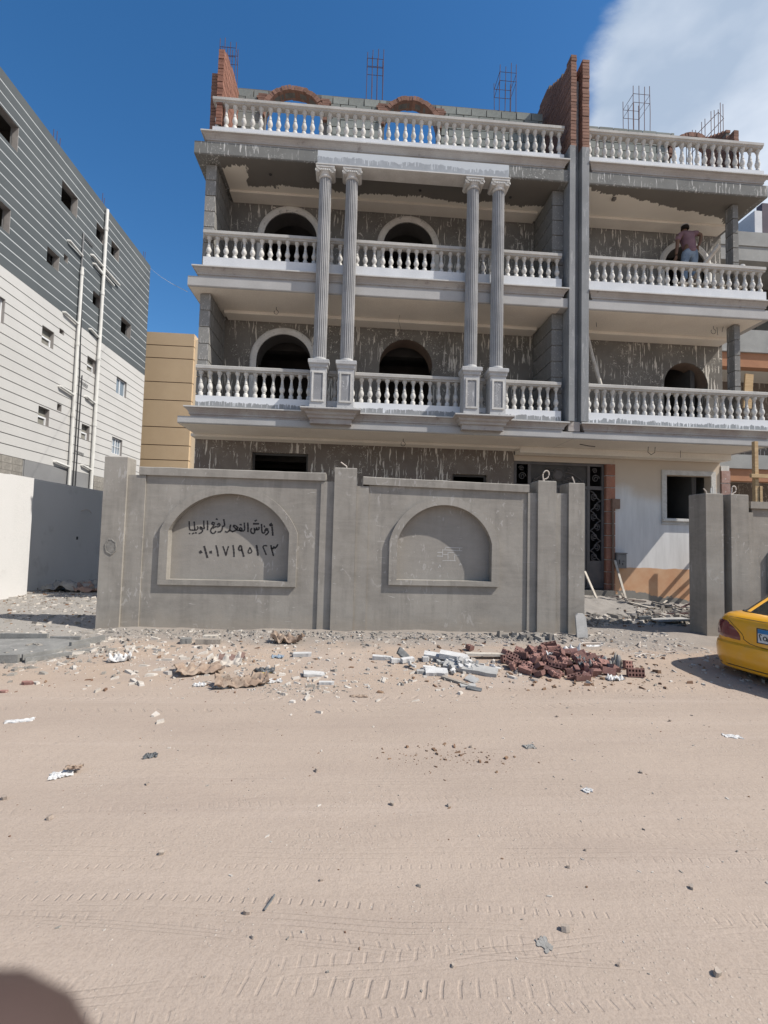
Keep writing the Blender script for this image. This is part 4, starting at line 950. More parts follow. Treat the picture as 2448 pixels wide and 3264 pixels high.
# ------------------------------------------------------------------ neighbour on the left: long striped side wall
NB = thing('apartment_building', (-12.0, 20.0, 0), 'large grey-over-white striped apartment building with drainpipes, left of frame', 'building')
XL = -12.0; ya, yb = 4.0, 26.6
win = []   # y0, y1, z0, z1, kind
for y0, y1, z0, z1, kd in ((18.65, 19.72, 14.62, 15.49, 'open'), (21.15, 21.95, 14.80, 15.50, 'open'), (22.45, 23.2, 14.80, 15.50, 'open'), (14.9, 16.25, 14.55, 15.45, 'open'), (10.5, 11.7, 14.6, 15.5, 'open'),
        (18.05, 18.79, 11.76, 12.37, 'open'), (19.04, 19.32, 12.42, 12.70, 'small'), (21.19, 21.92, 11.72, 12.33, 'open'), (23.74, 24.78, 11.57, 12.37, 'open'), (14.9, 16.15, 11.55, 12.4, 'open'), (10.5, 11.7, 11.6, 12.4, 'open'),
        (18.06, 18.76, 8.60, 9.28, 'block'), (19.06, 19.36, 9.42, 9.62, 'small'), (21.06, 21.74, 8.64, 9.28, 'block'), (23.62, 24.66, 8.41, 9.25, 'slide'), (14.9, 16.18, 8.42, 9.28, 'slide'),
        (18.14, 18.78, 5.53, 6.20, 'block'), (19.21, 19.50, 6.31, 6.60, 'small'), (20.94, 21.57, 5.54, 6.20, 'block'), (23.52, 24.54, 5.35, 6.18, 'grid'), (14.9, 16.1, 5.35, 6.2, 'slide')):
    win.append((y0, y1, z0, z1, kd))
core = obj('side_wall', plate(MB(), rect(ya, yb-0.02, -0.3, 16.6), [rect(a, b, c_, d) for a, b, c_, d, _ in win], lambda u, v, d: (XL-0.03-d, u, v), 0.25), [m_groove_p], NB)
obj('side_wall', plate(MB(), rect(ya, yb-0.022, 10.312, 16.55), [rect(a, b, c_, d) for a, b, c_, d, _ in win if c_ > 10.3], lambda u, v, d: (XL-0.005-d, u, v), 0.015), [m_groove_w], NB)
obj('end_wall', MB().box(XL-9, XL-0.282, yb-0.3, yb-0.02, -0.3, 16.6), m_grey_b, NB)
obj('roof_slab', MB().box(XL-9, XL-0.05, ya+0.1, yb-0.03, 16.605, 16.72), m_grey_b, NB)
def band_boxes(mb, z0, z1, y0, y1, x0, x1):
    segs = [(y0, y1, z0, z1)]
    cuts = [q for q in win if q[3] > z0 and q[2] < z1]
    if not cuts: mb.box(x0, x1, y0, y1, z0, z1); return
    ys_ = sorted({y0, y1, *[v for q in cuts for v in q[:2] if y0 < v < y1]})
    for a, b in zip(ys_[:-1], ys_[1:]):
        ym = (a+b)/2; zr = [(z0, z1)]
        for q in cuts:
            if q[0] < ym < q[1]:
                nr = []
                for s, t in zr:
                    if q[2] > s: nr.append((s, min(t, q[2])))
                    if q[3] < t: nr.append((max(s, q[3]), t))
                zr = [r for r in nr if r[1]-r[0] > 0.004]
        for s, t in zr: mb.box(x0, x1, a, b, s, t)
for (z0, z1, nb_, m) in ((4.06, 10.30, 17, m_pale_b), (10.30, 16.65, 17, m_grey_b)):
    h = (z1-z0)/nb_
    for i in range(nb_):
        g0 = 0.0 if i == 0 else 0.016; g1 = 0.016 if not (i == nb_-1) else 0.0
        if m is m_grey_b and i == 0: g0 = 0.004
        if m is m_grey_b: g0 = 0.023 if i else g0; g1 = 0.023 if g1 else g1
        za, zb = z0+i*h+g0, z0+(i+1)*h-g1
        full = sorted((q[0], q[1]) for q in win if q[2] <= za and q[3] >= zb)
        y_, runs = ya, []
        for c0, c1 in full: runs.append((y_, c0)); y_ = c1
        runs.append((y_, yb))
        for p_, q_ in runs:
            mb = MB(); band_boxes(mb, za, zb, p_, q_, XL-(0.004 if m is m_grey_b else 0.022), XL); obj('facade_band', mb, m, NB)
obj('plinth_render', MB().box(XL-0.025, XL-0.002, 17.6, 22.1, -0.2, 4.05), m_base_b, NB)
def stone_patch(y0, y1):
    base = obj('bare_blockwork', MB().box(XL-0.028, XL-0.018, y0, y1, -0.2, 4.05), m_mortar, NB)
    me = MB().box(-0.02, 0.006, 0.006, 0.494, 0.006, 0.244).mesh('block', mottled('old_block', (0.30, 0.28, 0.25), (0.22, 0.205, 0.185), 5, 0.95, 0.4, 40, c3=(0.38, 0.36, 0.33), vary=0.25))
    y = y0
    while y < y1-0.4:
        for i in range(6): put('block', me, base, (XL-0.012, y+(0.0 if i % 2 else 0.03), 2.56+i*0.248))
        y += 0.5
stone_patch(14.0, 17.55); stone_patch(22.15, 26.5)
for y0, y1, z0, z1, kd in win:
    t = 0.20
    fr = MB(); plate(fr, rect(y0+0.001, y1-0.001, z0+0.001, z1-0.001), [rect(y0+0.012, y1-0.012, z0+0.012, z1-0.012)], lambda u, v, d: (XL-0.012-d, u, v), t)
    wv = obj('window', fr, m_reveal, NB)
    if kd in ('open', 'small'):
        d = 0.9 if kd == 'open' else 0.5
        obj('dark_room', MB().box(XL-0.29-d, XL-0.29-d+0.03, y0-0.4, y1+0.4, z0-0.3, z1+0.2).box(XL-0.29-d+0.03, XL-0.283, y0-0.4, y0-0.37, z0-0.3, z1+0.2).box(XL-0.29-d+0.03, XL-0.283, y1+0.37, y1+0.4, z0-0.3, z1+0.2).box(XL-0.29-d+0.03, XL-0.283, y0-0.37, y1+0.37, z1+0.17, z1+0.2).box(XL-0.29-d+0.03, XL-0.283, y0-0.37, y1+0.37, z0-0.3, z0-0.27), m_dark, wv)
    elif kd == 'block':
        zm = z0+(z1-z0)*0.47
        obj('shutter_panel', MB().box(XL-0.20, XL-0.17, y0+0.012, y1-0.012, z0+0.012, z1-0.012), mottled('unpainted_infill', (0.20, 0.195, 0.17), (0.25, 0.24, 0.215), 4, 0.9, 0.1), wv)
        obj('transom', MB().box(XL-0.165, XL-0.12, y0+0.012, y1-0.012, zm-0.03, zm+0.03), m_alu, wv)
        obj('stile', MB().box(XL-0.165, XL-0.12, y1-0.07, y1-0.013, z0+0.014, zm-0.032), m_alu, wv)
    else:
        ym = (y0+y1)/2
        sf = MB(); nv = 2
        cells = [(y0+0.06, ym-0.03), (ym+0.03, y1-0.06)]
        holes = []
        for a, b in cells:
            if kd == 'grid':
                zz = (z0+z1)/2; c2 = (a+b)/2
                for p, q in ((a, c2-0.012), (c2+0.012, b)):
                    holes += [rect(p, q, z0+0.06, zz-0.012), rect(p, q, zz+0.012, z1-0.06)]
            else: holes.append(rect(a, b, z0+0.06, z1-0.06))
        plate(sf, rect(y0+0.013, y1-0.013, z0+0.013, z1-0.013), holes, lambda u, v, d: (XL-0.10-d, u, v), 0.05)
        obj('window_frame', sf, m_alu, wv)
        obj('pane', MB().box(XL-0.145, XL-0.135, y0+0.05, y1-0.05, z0+0.05, z1-0.05), m_pane, wv)
def drainpipe(yc, z0, z1, r=0.075, x=XL+0.10):
    p = obj('drainpipe', MB().tube([(x, yc, z0), (x, yc, z1)], r, 12), m_pvc, NB, smooth=True)
    z = z0+0.9
    while z < z1-0.2:
        obj('pipe_collar', MB().tube([(x, yc, z), (x, yc, z+0.16)], r*1.22, 12), m_pvc, p, smooth=True); z += 3.07
    return p
PA = drainpipe(21.75, 2.3, 16.5); PB = drainpipe(20.12, 2.3, 12.75, 0.065)
def branch(p, y0, z0, y1, z1, x=XL+0.09, r=0.05): obj('branch_pipe', MB().tube([(x-0.09, y0, z0), (x, y0, z0), (x, y1, z1)], r, 9), m_pvc, p, smooth=True)
for z in (13.35, 10.35, 7.3, 4.25):
    branch(PA, 21.05, z+0.12, 21.75, z); branch(PB, 19.2, z-0.12+0.1, 20.1, z-0.1)
branch(PA, 20.85, 13.75, 23.2, 13.68, r=0.055); branch(PA, 21.15, 13.45, 22.7, 13.38, r=0.045)
obj('conduit', MB().tube([(XL+0.04, 20.5, 2.3), (XL+0.04, 20.5, 8.3), (XL+0.04, 20.42, 9.5), (XL+0.04, 20.3, 12.7)], 0.022, 6).tube([(XL+0.04, 20.68, 2.3), (XL+0.04, 20.68, 8.25)], 0.02, 6), m_black, NB)
obj('conduit', MB().tube([(XL+0.05, 20.15, 12.7), (XL+0.05, 20.15, 14.3)], 0.03, 6).tube([(XL+0.05, 20.15, 14.25), (XL+0.05, 20.9, 14.2), (XL+0.05, 20.9, 14.12), (XL+0.05, 20.3, 14.15)], 0.018, 6), m_base_b, NB)
for z in (7.95, 4.9): obj('bracket', MB().tube([(XL+0.03, 20.55, z+0.03), (XL+0.03, 21.15, z), (XL+0.03, 21.15, z-0.09), (XL+0.03, 20.7, z-0.02)], 0.014, 5), m_base_b, NB)
for y in (18.2, 18.4, 18.6, 21.75, 21.9, 26.0, 26.2): obj('rebar', MB().tube([(XL-0.15, y, 16.6), (XL-0.15, y, 17.1+0.2*random.random())], 0.012, 5), m_rebar, NB)

# ------------------------------------------------------------------ tan building further back
TB = thing('house', (-12, 29, 0), 'tan stucco building with dark horizontal grooves, seen between the two apartment buildings', 'building')
obj('core_wall', MB().box(-20, -10.28, 29.03, 36, -0.2, 13.8), m_tan_g, TB)
zs_ = [0.0, 1.9, 3.0, 4.9, 5.92, 6.83, 7.95, 9.62, 10.75, 12.25, 13.05, 13.88]
for a, b in zip(zs_[:-1], zs_[1:]):
    obj('facade_band', MB().box(-20.05, -10.22, 29.0, 36.05, a+0.025, b-0.025), m_tan, TB)
obj('lit_side_face', MB().box(-10.215, -9.90, 29.25, 36, -0.2, 13.6), m_tan_lit, TB)  # right side face of the house, its sunlit tone painted in

# ------------------------------------------------------------------ white plot wall on the left
WW = thing('plot_wall', (-7.9, 12.5, 0), 'smooth white plot wall with a pier, running back beside the cement boundary wall', 'wall')
obj('wall_length', MB().rings([[(-8.35, y, -0.3), (-8.10, y, -0.3), (-8.10, y, 2.825), (-8.35, y, 2.835)] for y in (11.6, 26.0)]), m_nwall, WW)
obj('pier', MB().box(-8.40, -7.75, 10.95, 11.73, -0.3, 2.785), m_nwall, WW)
obj('wall_length', MB().box(-8.2, -7.60, 4.0, 10.93, -0.3, 2.745), m_nwall, WW)
obj('conduit', MB().tube([(-8.09, 14.35, 2.12), (-8.03, 14.45, 2.17), (-8.01, 14.62, 2.16), (-8.04, 14.8, 2.08)], 0.012, 6), m_cond, WW)
obj('socket_hole', MB().box(-8.102, -8.095, 14.2, 14.29, 1.27, 1.36), m_black, WW)

# ------------------------------------------------------------------ unfinished building on the far right
NR = thing('apartment_building', (13.0, 13, 0), 'bare concrete building frame at the right edge behind the balconies', 'building')
m_conc = mottled('bare_concrete', (0.36, 0.36, 0.345), (0.29, 0.29, 0.28), 1.4, 0.95, 0.2, c3=(0.42, 0.42, 0.41))
m_orange = mottled('orange_render', (0.42, 0.22, 0.13), (0.37, 0.19, 0.115), 2, 0.95, 0.2)
for z0, z1, m in ((10.38, 10.80, m_conc), (7.20, 7.86, m_conc), (3.80, 4.2, m_conc)):
    obj('floor_slab', MB().box(9.75, 20, 12.45, 21, z0, z1), m, NR)
obj('edge_beam', MB().box(9.75, 20, 12.52, 12.80, 6.78, 7.198), m_orange, NR); obj('edge_beam', MB().box(9.75, 20, 12.52, 12.80, 3.45, 3.798), m_orange, NR)
obj('edge_beam', MB().box(9.75, 20, 12.48, 12.75, 9.95, 10.378), m_conc, NR)
for z0, z1 in ((4.2, 7.19), (7.86, 10.37), (-0.1, 3.79)): obj('front_wall', plate(MB(), rect(9.75, 20, z0, z1), [arch(12.35, 0.55, z0+1.95, z0+0.3, n=16, rise=0.55)] if z0 > 4 and z0 < 5 else ([rect(12.0, 12.9, z0+1.6, z0+2.6)] if z0 < 0 else [rect(13.5, 14.5, z0+0.5, z0+1.8)]), front(14.6), 0.2), m_dark if z0 > 7 else m_wall_g, NR)
obj('ceiling', MB().box(9.76, 20, 12.81, 14.59, 7.10, 7.19).box(9.76, 20, 12.81, 14.59, 3.70, 3.79), m_ceil, NR)
obj('roof_wall', MB().box(11.55, 11.78, 12.5, 20, 10.802, 11.5), m_plinth, NR); obj('roof_wall', MB().box(11.79, 20, 12.5, 12.7, 10.802, 11.75), mottled('violet_wall', (0.15, 0.13, 0.15), (0.12, 0.11, 0.13), 2, 0.95), NR)
obj('side_wall', MB().box(9.76, 9.95, 14.82, 21, -0.1, 10.37), m_side, NR)
# timber props and rail
tp = thing('timber_prop', (8.70, 9.5, 0), 'upright raw timber prop crossing in front of the right-hand building', 'timber')
obj('post', MB().box(8.655, 8.735, 9.46, 9.54, 0.0, 3.88), m_wood, tp); obj('brace', MB().box(8.745, 8.80, 9.44, 9.50, 0.0, 2.9), m_wood, tp)
tr = MB().box(8.52, 10.4, 9.40, 9.455, 3.075, 3.155); solo('timber_rail', tr, m_wood, 'horizontal raw timber rail nailed across the upright prop at the right edge', 'timber')

# ------------------------------------------------------------------ yellow taxi, tail towards us
CAR = thing('taxi', (0, 0, 0), 'yellow taxi saloon cut off by the right edge, its tail towards the camera', 'car')
CL, CWD = 4.15, 1.66
def plan(x0, x1, hw, rr, rf, z, n=7, crown=0.0):
    """rounded rectangle outline, x from tail to nose; starts mid tail and runs round the left side"""
    pts = []
    def corner(cx, cy, r, a0):
        for i in range(n+1):
            a = a0+PI/2*i/n; pts.append((cx+r*math.cos(a), cy+r*math.sin(a), z))
    for q in (0.0, 0.35, 0.7): pts.append((x0-crown*(1-q*q), (hw-rr)*q, z))
    c = len(pts)
    arc = []
    for i in range(n+1):
        a = PI-PI/2*i/n; arc.append((x0+rr+rr*math.cos(a), hw-rr+rr*math.sin(a), z))
    pts += arc
    for q in (0.2, 0.4, 0.6, 0.8): pts.append((x0+rr+(x1-rf-x0-rr)*q, hw+0.0, z))
    for i in range(n+1):
        a = PI/2-PI/2*i/n; pts.append((x1-rf+rf*math.cos(a), hw-rf+rf*math.sin(a), z))
    left = pts
    right = [(x, -y, zz) for x, y, zz in reversed(pts[1:])]
    return left+right
sl = [ (0.10, 4.06, 0.72, 0.30, 0.35, 0.165), (0.035, 4.12, 0.785, 0.34, 0.4, 0.195), (0.0, 4.15, 0.82, 0.36, 0.42, 0.30), (-0.005, 4.15, 0.83, 0.36, 0.42, 0.43), (0.015, 4.13, 0.825, 0.35, 0.42, 0.50),
       (0.055, 4.11, 0.815, 0.33, 0.42, 0.525), (0.065, 4.09, 0.82, 0.33, 0.44, 0.60), (0.075, 4.04, 0.825, 0.33, 0.48, 0.68), (0.095, 3.95, 0.815, 0.33, 0.52, 0.76), (0.13, 3.86, 0.79, 0.33, 0.55, 0.83), (0.185, 3.78, 0.755, 0.33, 0.55, 0.865), (0.27, 3.7, 0.70, 0.32, 0.5, 0.882)]
body = MB().rings([plan(*q, crown=0.045) for q in sl])
obj('body', body, m_car, CAR, smooth=35)
gl_ = [(0.48, 3.10, 0.70, 0.22, 0.3, 0.87), (0.74, 2.85, 0.665, 0.22, 0.3, 1.00), (1.02, 2.62, 0.62, 0.22, 0.28, 1.14), (1.32, 2.42, 0.565, 0.22, 0.28, 1.27)]
obj('glasshouse', MB().rings([plan(*q, crown=0.06) for q in gl_]), m_glass, CAR, smooth=35)
rf_ = [(1.31, 2.43, 0.57, 0.22, 0.28, 1.266), (1.46, 2.38, 0.55, 0.22, 0.28, 1.315), (1.60, 2.26, 0.47, 0.2, 0.25, 1.345)]
obj('roof', MB().rings([plan(*q, crown=0.06) for q in rf_]), m_car, CAR, smooth=35)
# pillars over the glass
def on_slice(tb, idx, k, off=0.008):
    p = plan(*tb[idx], crown=0.06)
    c = Vector(p[k]); d = Vector((p[k][0]-2.0, p[k][1], 0)).normalized(); return c+d*off
npl = len(plan(*gl_[0]))
for k, r in ((5, 0.026), (npl-5, 0.026), (15, 0.03), (npl-15, 0.03), (20, 0.035), (npl-20, 0.035)):
    obj('window_pillar', MB().tube([on_slice(gl_, i, k, -0.012) for i in range(4)], r, 8), m_car, CAR, smooth=True)
obj('window_seal', MB().tube([on_slice(gl_, 0, k, 0.006)+Vector((0, 0, 0.012)) for k in list(range(npl))+[0]], 0.012, 5), m_trim, CAR)
# seats seen through the rear window
for y in (-0.36, 0.36): obj('head_rest', MB().rings([[(1.6+0.05*s, y-0.13*w_, 0.95), (1.6+0.05*s, y+0.13*w_, 0.95), (1.62+0.05*s, y+0.12*w_, 1.16), (1.62+0.05*s, y-0.12*w_, 1.16)] for s, w_ in ((-1, 0.9), (0, 1), (1, 0.9))]), m_trim, CAR)
# tail lights wrapping the corners
def surf(z, k, off):
    for a, b in zip(sl[:-1], sl[1:]):
        if a[5] <= z <= b[5]:
            t = (z-a[5])/(b[5]-a[5]); q = tuple(a[i]+(b[i]-a[i])*t for i in range(6)); break
    p = plan(*q, crown=0.045); n = len(p); k0 = int(math.floor(k)); f = k-k0
    A = Vector(p[k0 % n]); B = Vector(p[(k0+1) % n]); P = A+(B-A)*f; d = B-A; nr = Vector((-d.y, d.x, 0)).normalized()
    if nr.dot(P-Vector((2, 0, z))) < 0: nr = -nr
    return P+nr*off
NP = len(plan(*sl[0], crown=0.045))
def tail(sgn):
    rows = []
    for j in range(9):
        z = 0.555+0.235*j/8
        k_in = 2.15+ (0.0 if j < 2 else 2.2*((j-1)/7)**2.2); k_out = 11.2-0.4*(j/8)
        row = []
        for i in range(9):
            kk = k_in+(k_out-k_in)*i/8; kk = kk if sgn > 0 else NP-kk
            e_ = 0.014 if 0 < i < 8 and 0 < j < 8 else -0.004
            row.append(surf(z, kk, e_))
        rows.append(row)
    mb = MB(); mb.add([p for r in rows for p in r], [(j*9+i, j*9+i+1, (j+1)*9+i+1, (j+1)*9+i) for j in range(8) for i in range(8)])
    t = obj('tail_light', mb, m_tail, CAR, smooth=60)
for s in (1, -1): tail(s)
# boot-lid shut line and bumper crease
def line(name, pts, r, m): obj(name, MB().tube(pts, r, 5), m, CAR)
left = [surf(0.79, 4.4, 0.001)]+[surf(0.79-0.235*(i/8), 2.05+(2.2*((7-i)/7)**2.2 if i < 7 else 0.0), 0.002) for i in range(1, 8)]+[surf(0.545, 1.6, 0.002), surf(0.532, 1.1, 0.002), surf(0.527, 0.5, 0.002), surf(0.527, 0.0, 0.002)]
right = [Vector((p.x, -p.y, p.z)) for p in reversed(left[:-1])]
line('boot_seam', left+right, 0.0035, m_trim)
line('bumper_crease', [surf(0.235, k_, 0.0) for k_ in (10, 8, 6, 4, 3, 2, 1, 0)]+[Vector((surf(0.235, k_, 0).x, -surf(0.235, k_, 0).y, 0.235)) for k_ in (1, 2, 3, 4, 6, 8, 10)], 0.006, m_trim)
line('boot_edge', [surf(0.835, k_, 0.001) for k_ in (5, 3, 2, 1, 0)]+[Vector((surf(0.835, k_, 0.001).x, -surf(0.835, k_, 0.001).y, 0.835)) for k_ in (1, 2, 3, 5)], 0.004, m_rev)
# number plate: blue band over white, Arabic digits
px0 = 0.012
pl_ = obj('number_plate', MB().box(px0, px0+0.012, -0.175, 0.175, 0.585, 0.755), m_plate_w, CAR)
obj('blue_band', MB().box(px0-0.003, px0-0.0005, -0.17, 0.17, 0.70, 0.75), m_plate_b, pl_)
def prib(pts, wd):
    mb = MB(); P = [Vector((0, p[0], p[1])) for p in pts]; n = len(P); rs = []
    for i, p in enumerate(P):
        d = (P[min(i+1, n-1)]-P[max(i-1, 0)]).normalized(); q = Vector((0, -d.z, d.y))*wd*0.5
        rs.append([(px0-0.003, (p+q).y, (p+q).z), (px0-0.003, (p-q).y, (p-q).z), (px0-0.0003, (p-q).y, (p-q).z), (px0-0.0003, (p+q).y, (p+q).z)])
    obj('digit', mb.rings(rs), m_trim, pl_)
# seen from behind, the car's left (+y) is the left of the plate
prib([(0.128, 0.682), (0.145, 0.690), (0.155, 0.680), (0.148, 0.655), (0.135, 0.612)], 0.011)
prib([(0.092+0.018*math.cos(a), 0.645+0.024*math.sin(a)) for a in [2*PI*i/14 for i in range(15)]], 0.010)
prib([(0.070, 0.612), (0.052, 0.685), (0.034, 0.612)], 0.011)
obj('plate_frame', plate(MB(), [(-0.183, 0.577), (0.183, 0.577), (0.183, 0.763), (-0.183, 0.763)], [[(-0.173, 0.587), (0.173, 0.587), (0.173, 0.753), (-0.173, 0.753)]], lambda u, v, d: (px0-0.005+d, u, v), 0.012), m_trim, pl_)
for x in (0.86, 3.35):
    for s in (1, -1):
        w_ = obj('wheel', MB().rings([[(x+r*math.cos(2*PI*i/28), s*y, 0.285+r*math.sin(2*PI*i/28)) for i in range(28)] for r, y in ((0.20, 0.62), (0.27, 0.62), (0.29, 0.65), (0.29, 0.785), (0.275, 0.805), (0.20, 0.808))]), m_tyre, CAR, smooth=True)
        obj('rim', MB().rings([[(x+r*math.cos(2*PI*i/20), s*y, 0.285+r*math.sin(2*PI*i/20)) for i in range(20)] for r, y in ((0.19, 0.79), (0.195, 0.822), (0.16, 0.812), (0.05, 0.826))]), m_pvc, w_)
        obj('wheel_arch', MB().rings([[(x+r*math.cos(PI*i/20), s*y, 0.285+r*math.sin(PI*i/20)) for r, y in ((0.315, 0.80), (0.36, 0.80), (0.36, 0.832), (0.315, 0.832))] for i in range(21)]), m_trim, CAR)
obj('underbody', MB().box(0.3, 3.85, -0.61, 0.61, 0.14, 0.3), m_trim, CAR)
obj('exhaust_pipe', MB().tube([(0.06, -0.45, 0.19), (0.5, -0.45, 0.19)], 0.028, 8), m_trim, CAR)
for s in (1, -1): obj('headlight', MB().rings([[(4.02+0.02*j, s*(0.42+0.14*c1), 0.58+0.07*c2) for c1, c2 in ((-1, -1), (1, -1), (0.8, 1), (-1, 1))] for j in (0, 1)]), m_pane, CAR)
for s in (1, -1): obj('mirror', MB().box(2.55, 2.63, s*0.74 if s > 0 else -0.90, 0.90 if s > 0 else -0.74, 0.90, 1.0), m_trim, CAR)
HEAD = math.radians(18)
CAR.rotation_euler = (0, 0, HEAD); CAR.location = (4.955, 5.21, -0.13); CAR.scale = (0.97, 0.97, 0.97)

# ------------------------------------------------------------------ man on the balcony
def skin_mesh(joints, edges, name, mat, sub=2, root=0):
    me = bpy.data.meshes.new(name); me.from_pydata([j[0] for j in joints], edges, [])
    o = bpy.data.objects.new(name, me); C.objects.link(o)
    md = o.modifiers.new('skin', 'SKIN'); md.use_smooth_shade = True
    for v, j in zip(me.skin_vertices[0].data, joints):
        r = j[1]; v.radius = r if isinstance(r, tuple) else (r, r)
    me.skin_vertices[0].data[root].use_root = True
    s = o.modifiers.new('sub', 'SUBSURF'); s.levels = sub; s.render_levels = sub
    dg = bpy.context.evaluated_depsgraph_get(); ev = o.evaluated_get(dg)
    nm = bpy.data.meshes.new_from_object(ev); nm.materials.clear(); nm.materials.append(mat); nm.name = name
    nm.polygons.foreach_set('use_smooth', [True]*len(nm.polygons))
    bpy.data.objects.remove(o); return nm
MX, MY, MZ = 8.14, 10.72, 8.02
man = thing('person', (MX, MY, MZ), 'person in a mauve T-shirt and faded jeans, back turned, on the upper right balcony', 'person')
def q(x, z, y=0.0): return (MX+x, MY+y, MZ+z)
# joints: pelvis, spine, chest, neck, head; arms; legs (facing away, leaning a little to the left)
J = [(q(0.045, 0.90), (0.135, 0.105)), (q(0.02, 1.06, 0.02), (0.125, 0.10)), (q(-0.005, 1.24, 0.05), (0.155, 0.11)), (q(0.0, 1.36, 0.09), (0.10, 0.085)), (q(0.0, 1.43, 0.12), (0.055, 0.055)), (q(0.0, 1.49, 0.14), (0.06, 0.065)), (q(0.005, 1.56, 0.16), (0.078, 0.092)), (q(0.008, 1.63, 0.175), (0.06, 0.07)),
     (q(-0.15, 1.33, 0.07), 0.068), (q(-0.225, 1.26, 0.06), 0.058), (q(-0.27, 1.07, 0.02), 0.044), (q(-0.30, 0.86, 0.02), 0.036), (q(-0.31, 0.78, 0.02), 0.03),
     (q(0.15, 1.38, 0.07), 0.068), (q(0.225, 1.41, 0.05), 0.058), (q(0.335, 1.33, 0.0), 0.045), (q(0.30, 1.15, -0.02), 0.038), (q(0.235, 1.02, -0.04), 0.03),
     (q(-0.075, 0.84), 0.10), (q(-0.10, 0.48, 0.03), 0.066), (q(-0.10, 0.10), 0.045), (q(-0.105, 0.035, 0.10), 0.036),
     (q(0.14, 0.84), 0.10), (q(0.15, 0.48, 0.04), 0.066), (q(0.15, 0.10), 0.045), (q(0.155, 0.035, 0.10), 0.036)]
E_ = [(0,1),(1,2),(2,3),(3,4),(4,5),(5,6),(6,7),(3,8),(8,9),(9,10),(10,11),(11,12),(3,13),(13,14),(14,15),(15,16),(16,17),(0,18),(18,19),(19,20),(20,21),(0,22),(22,23),(23,24),(24,25)]
put('body', skin_mesh(J, E_, 'body', m_skin), man)
JS = [(q(0.045, 0.80), (0.155, 0.125)), (q(0.04, 0.90), (0.165, 0.136)), (q(0.02, 1.06, 0.015), (0.165, 0.145)), (q(-0.005, 1.24, 0.04), (0.188, 0.152)), (q(0.0, 1.36, 0.09), (0.125, 0.105)), (q(0.0, 1.405, 0.11), 0.075),
      (q(-0.15, 1.33, 0.07), 0.086), (q(-0.228, 1.25, 0.06), 0.078), (q(-0.252, 1.14, 0.035), 0.07), (q(0.15, 1.38, 0.07), 0.086), (q(0.23, 1.405, 0.05), 0.076), (q(0.295, 1.36, 0.02), 0.068)]
put('shirt', skin_mesh(JS, [(0,1),(1,2),(2,3),(3,4),(4,5),(4,6),(6,7),(7,8),(4,9),(9,10),(10,11)], 'shirt', m_shirt), man)
JJ = [(q(0.045, 0.99), (0.148, 0.118)), (q(0.045, 0.86), (0.155, 0.125)), (q(-0.075, 0.78), 0.112), (q(-0.10, 0.48, 0.03), 0.084), (q(-0.10, 0.12), 0.07), (q(0.145, 0.78), 0.112), (q(0.15, 0.48, 0.04), 0.084), (q(0.15, 0.12), 0.07)]
put('jeans', skin_mesh(JJ, [(0,1),(1,2),(2,3),(3,4),(1,5),(5,6),(6,7)], 'jeans', m_jeans), man)
hv = MB()
n = 16
for i in range(9):
    t = i/8; a = t*PI*0.60
    pass
hr_ = [[(MX+0.008+0.088*math.sin(a)*math.cos(2*PI*k_/n), MY+0.145+0.10*math.sin(a)*math.sin(2*PI*k_/n)-0.02*(1-math.cos(a)), MZ+1.565+0.118*math.cos(a)) for k_ in range(n)] for a in [0.12+i*0.26 for i in range(8)]]
obj('hair', MB().rings(hr_), m_hair, man, smooth=True)
obj('cap_band', MB().rings([[(MX+0.008+r*math.cos(2*PI*k_/n), MY+0.138+r*1.12*math.sin(2*PI*k_/n), MZ+z) for k_ in range(n)] for r, z in ((0.082, 1.628), (0.090, 1.633), (0.086, 1.648), (0.076, 1.654))]), m_plast_w, man)
def hand(cx, cz, cy, dx, side):
    J = [((cx, cy, cz+0.03), 0.024), ((cx+dx*0.2, cy, cz-0.03), (0.030, 0.016))]; E2 = [(0, 1)]
    for i in range(4):
        o = (i-1.5)*0.019
        J += [((cx+dx*0.3+o, cy, cz-0.07), 0.0095), ((cx+dx*0.5+o, cy+0.012, cz-0.105+0.008*abs(i-1.5)), 0.0085), ((cx+dx*0.6+o, cy+0.03, cz-0.13+0.01*abs(i-1.5)), 0.007)]
        b = 2+i*3; E2 += [(1, b), (b, b+1), (b+1, b+2)]
    b = len(J); J += [((cx+side*0.035, cy+0.008, cz-0.02), 0.011), ((cx+side*0.048, cy+0.02, cz-0.06), 0.009)]; E2 += [(0, b), (b, b+1)]
    put('hand', skin_mesh(J, E2, 'hand', m_skin, 1), man)
hand(MX-0.315, MZ+0.755, MY+0.02, -0.02, 1); hand(MX+0.215, MZ+0.985, MY-0.045, -0.03, -1)
for x in (-0.105, 0.155): obj('shoe', MB().rings([[(MX+x-wd, MY+y, MZ+0.002), (MX+x+wd, MY+y, MZ+0.002), (MX+x+wd*0.8, MY+y, MZ+0.002+h), (MX+x-wd*0.8, MY+y, MZ+0.002+h)] for y, wd, h in ((-0.08, 0.035, 0.06), (-0.02, 0.045, 0.09), (0.08, 0.05, 0.07), (0.17, 0.035, 0.035))]), m_darkscrap, man, smooth=60)
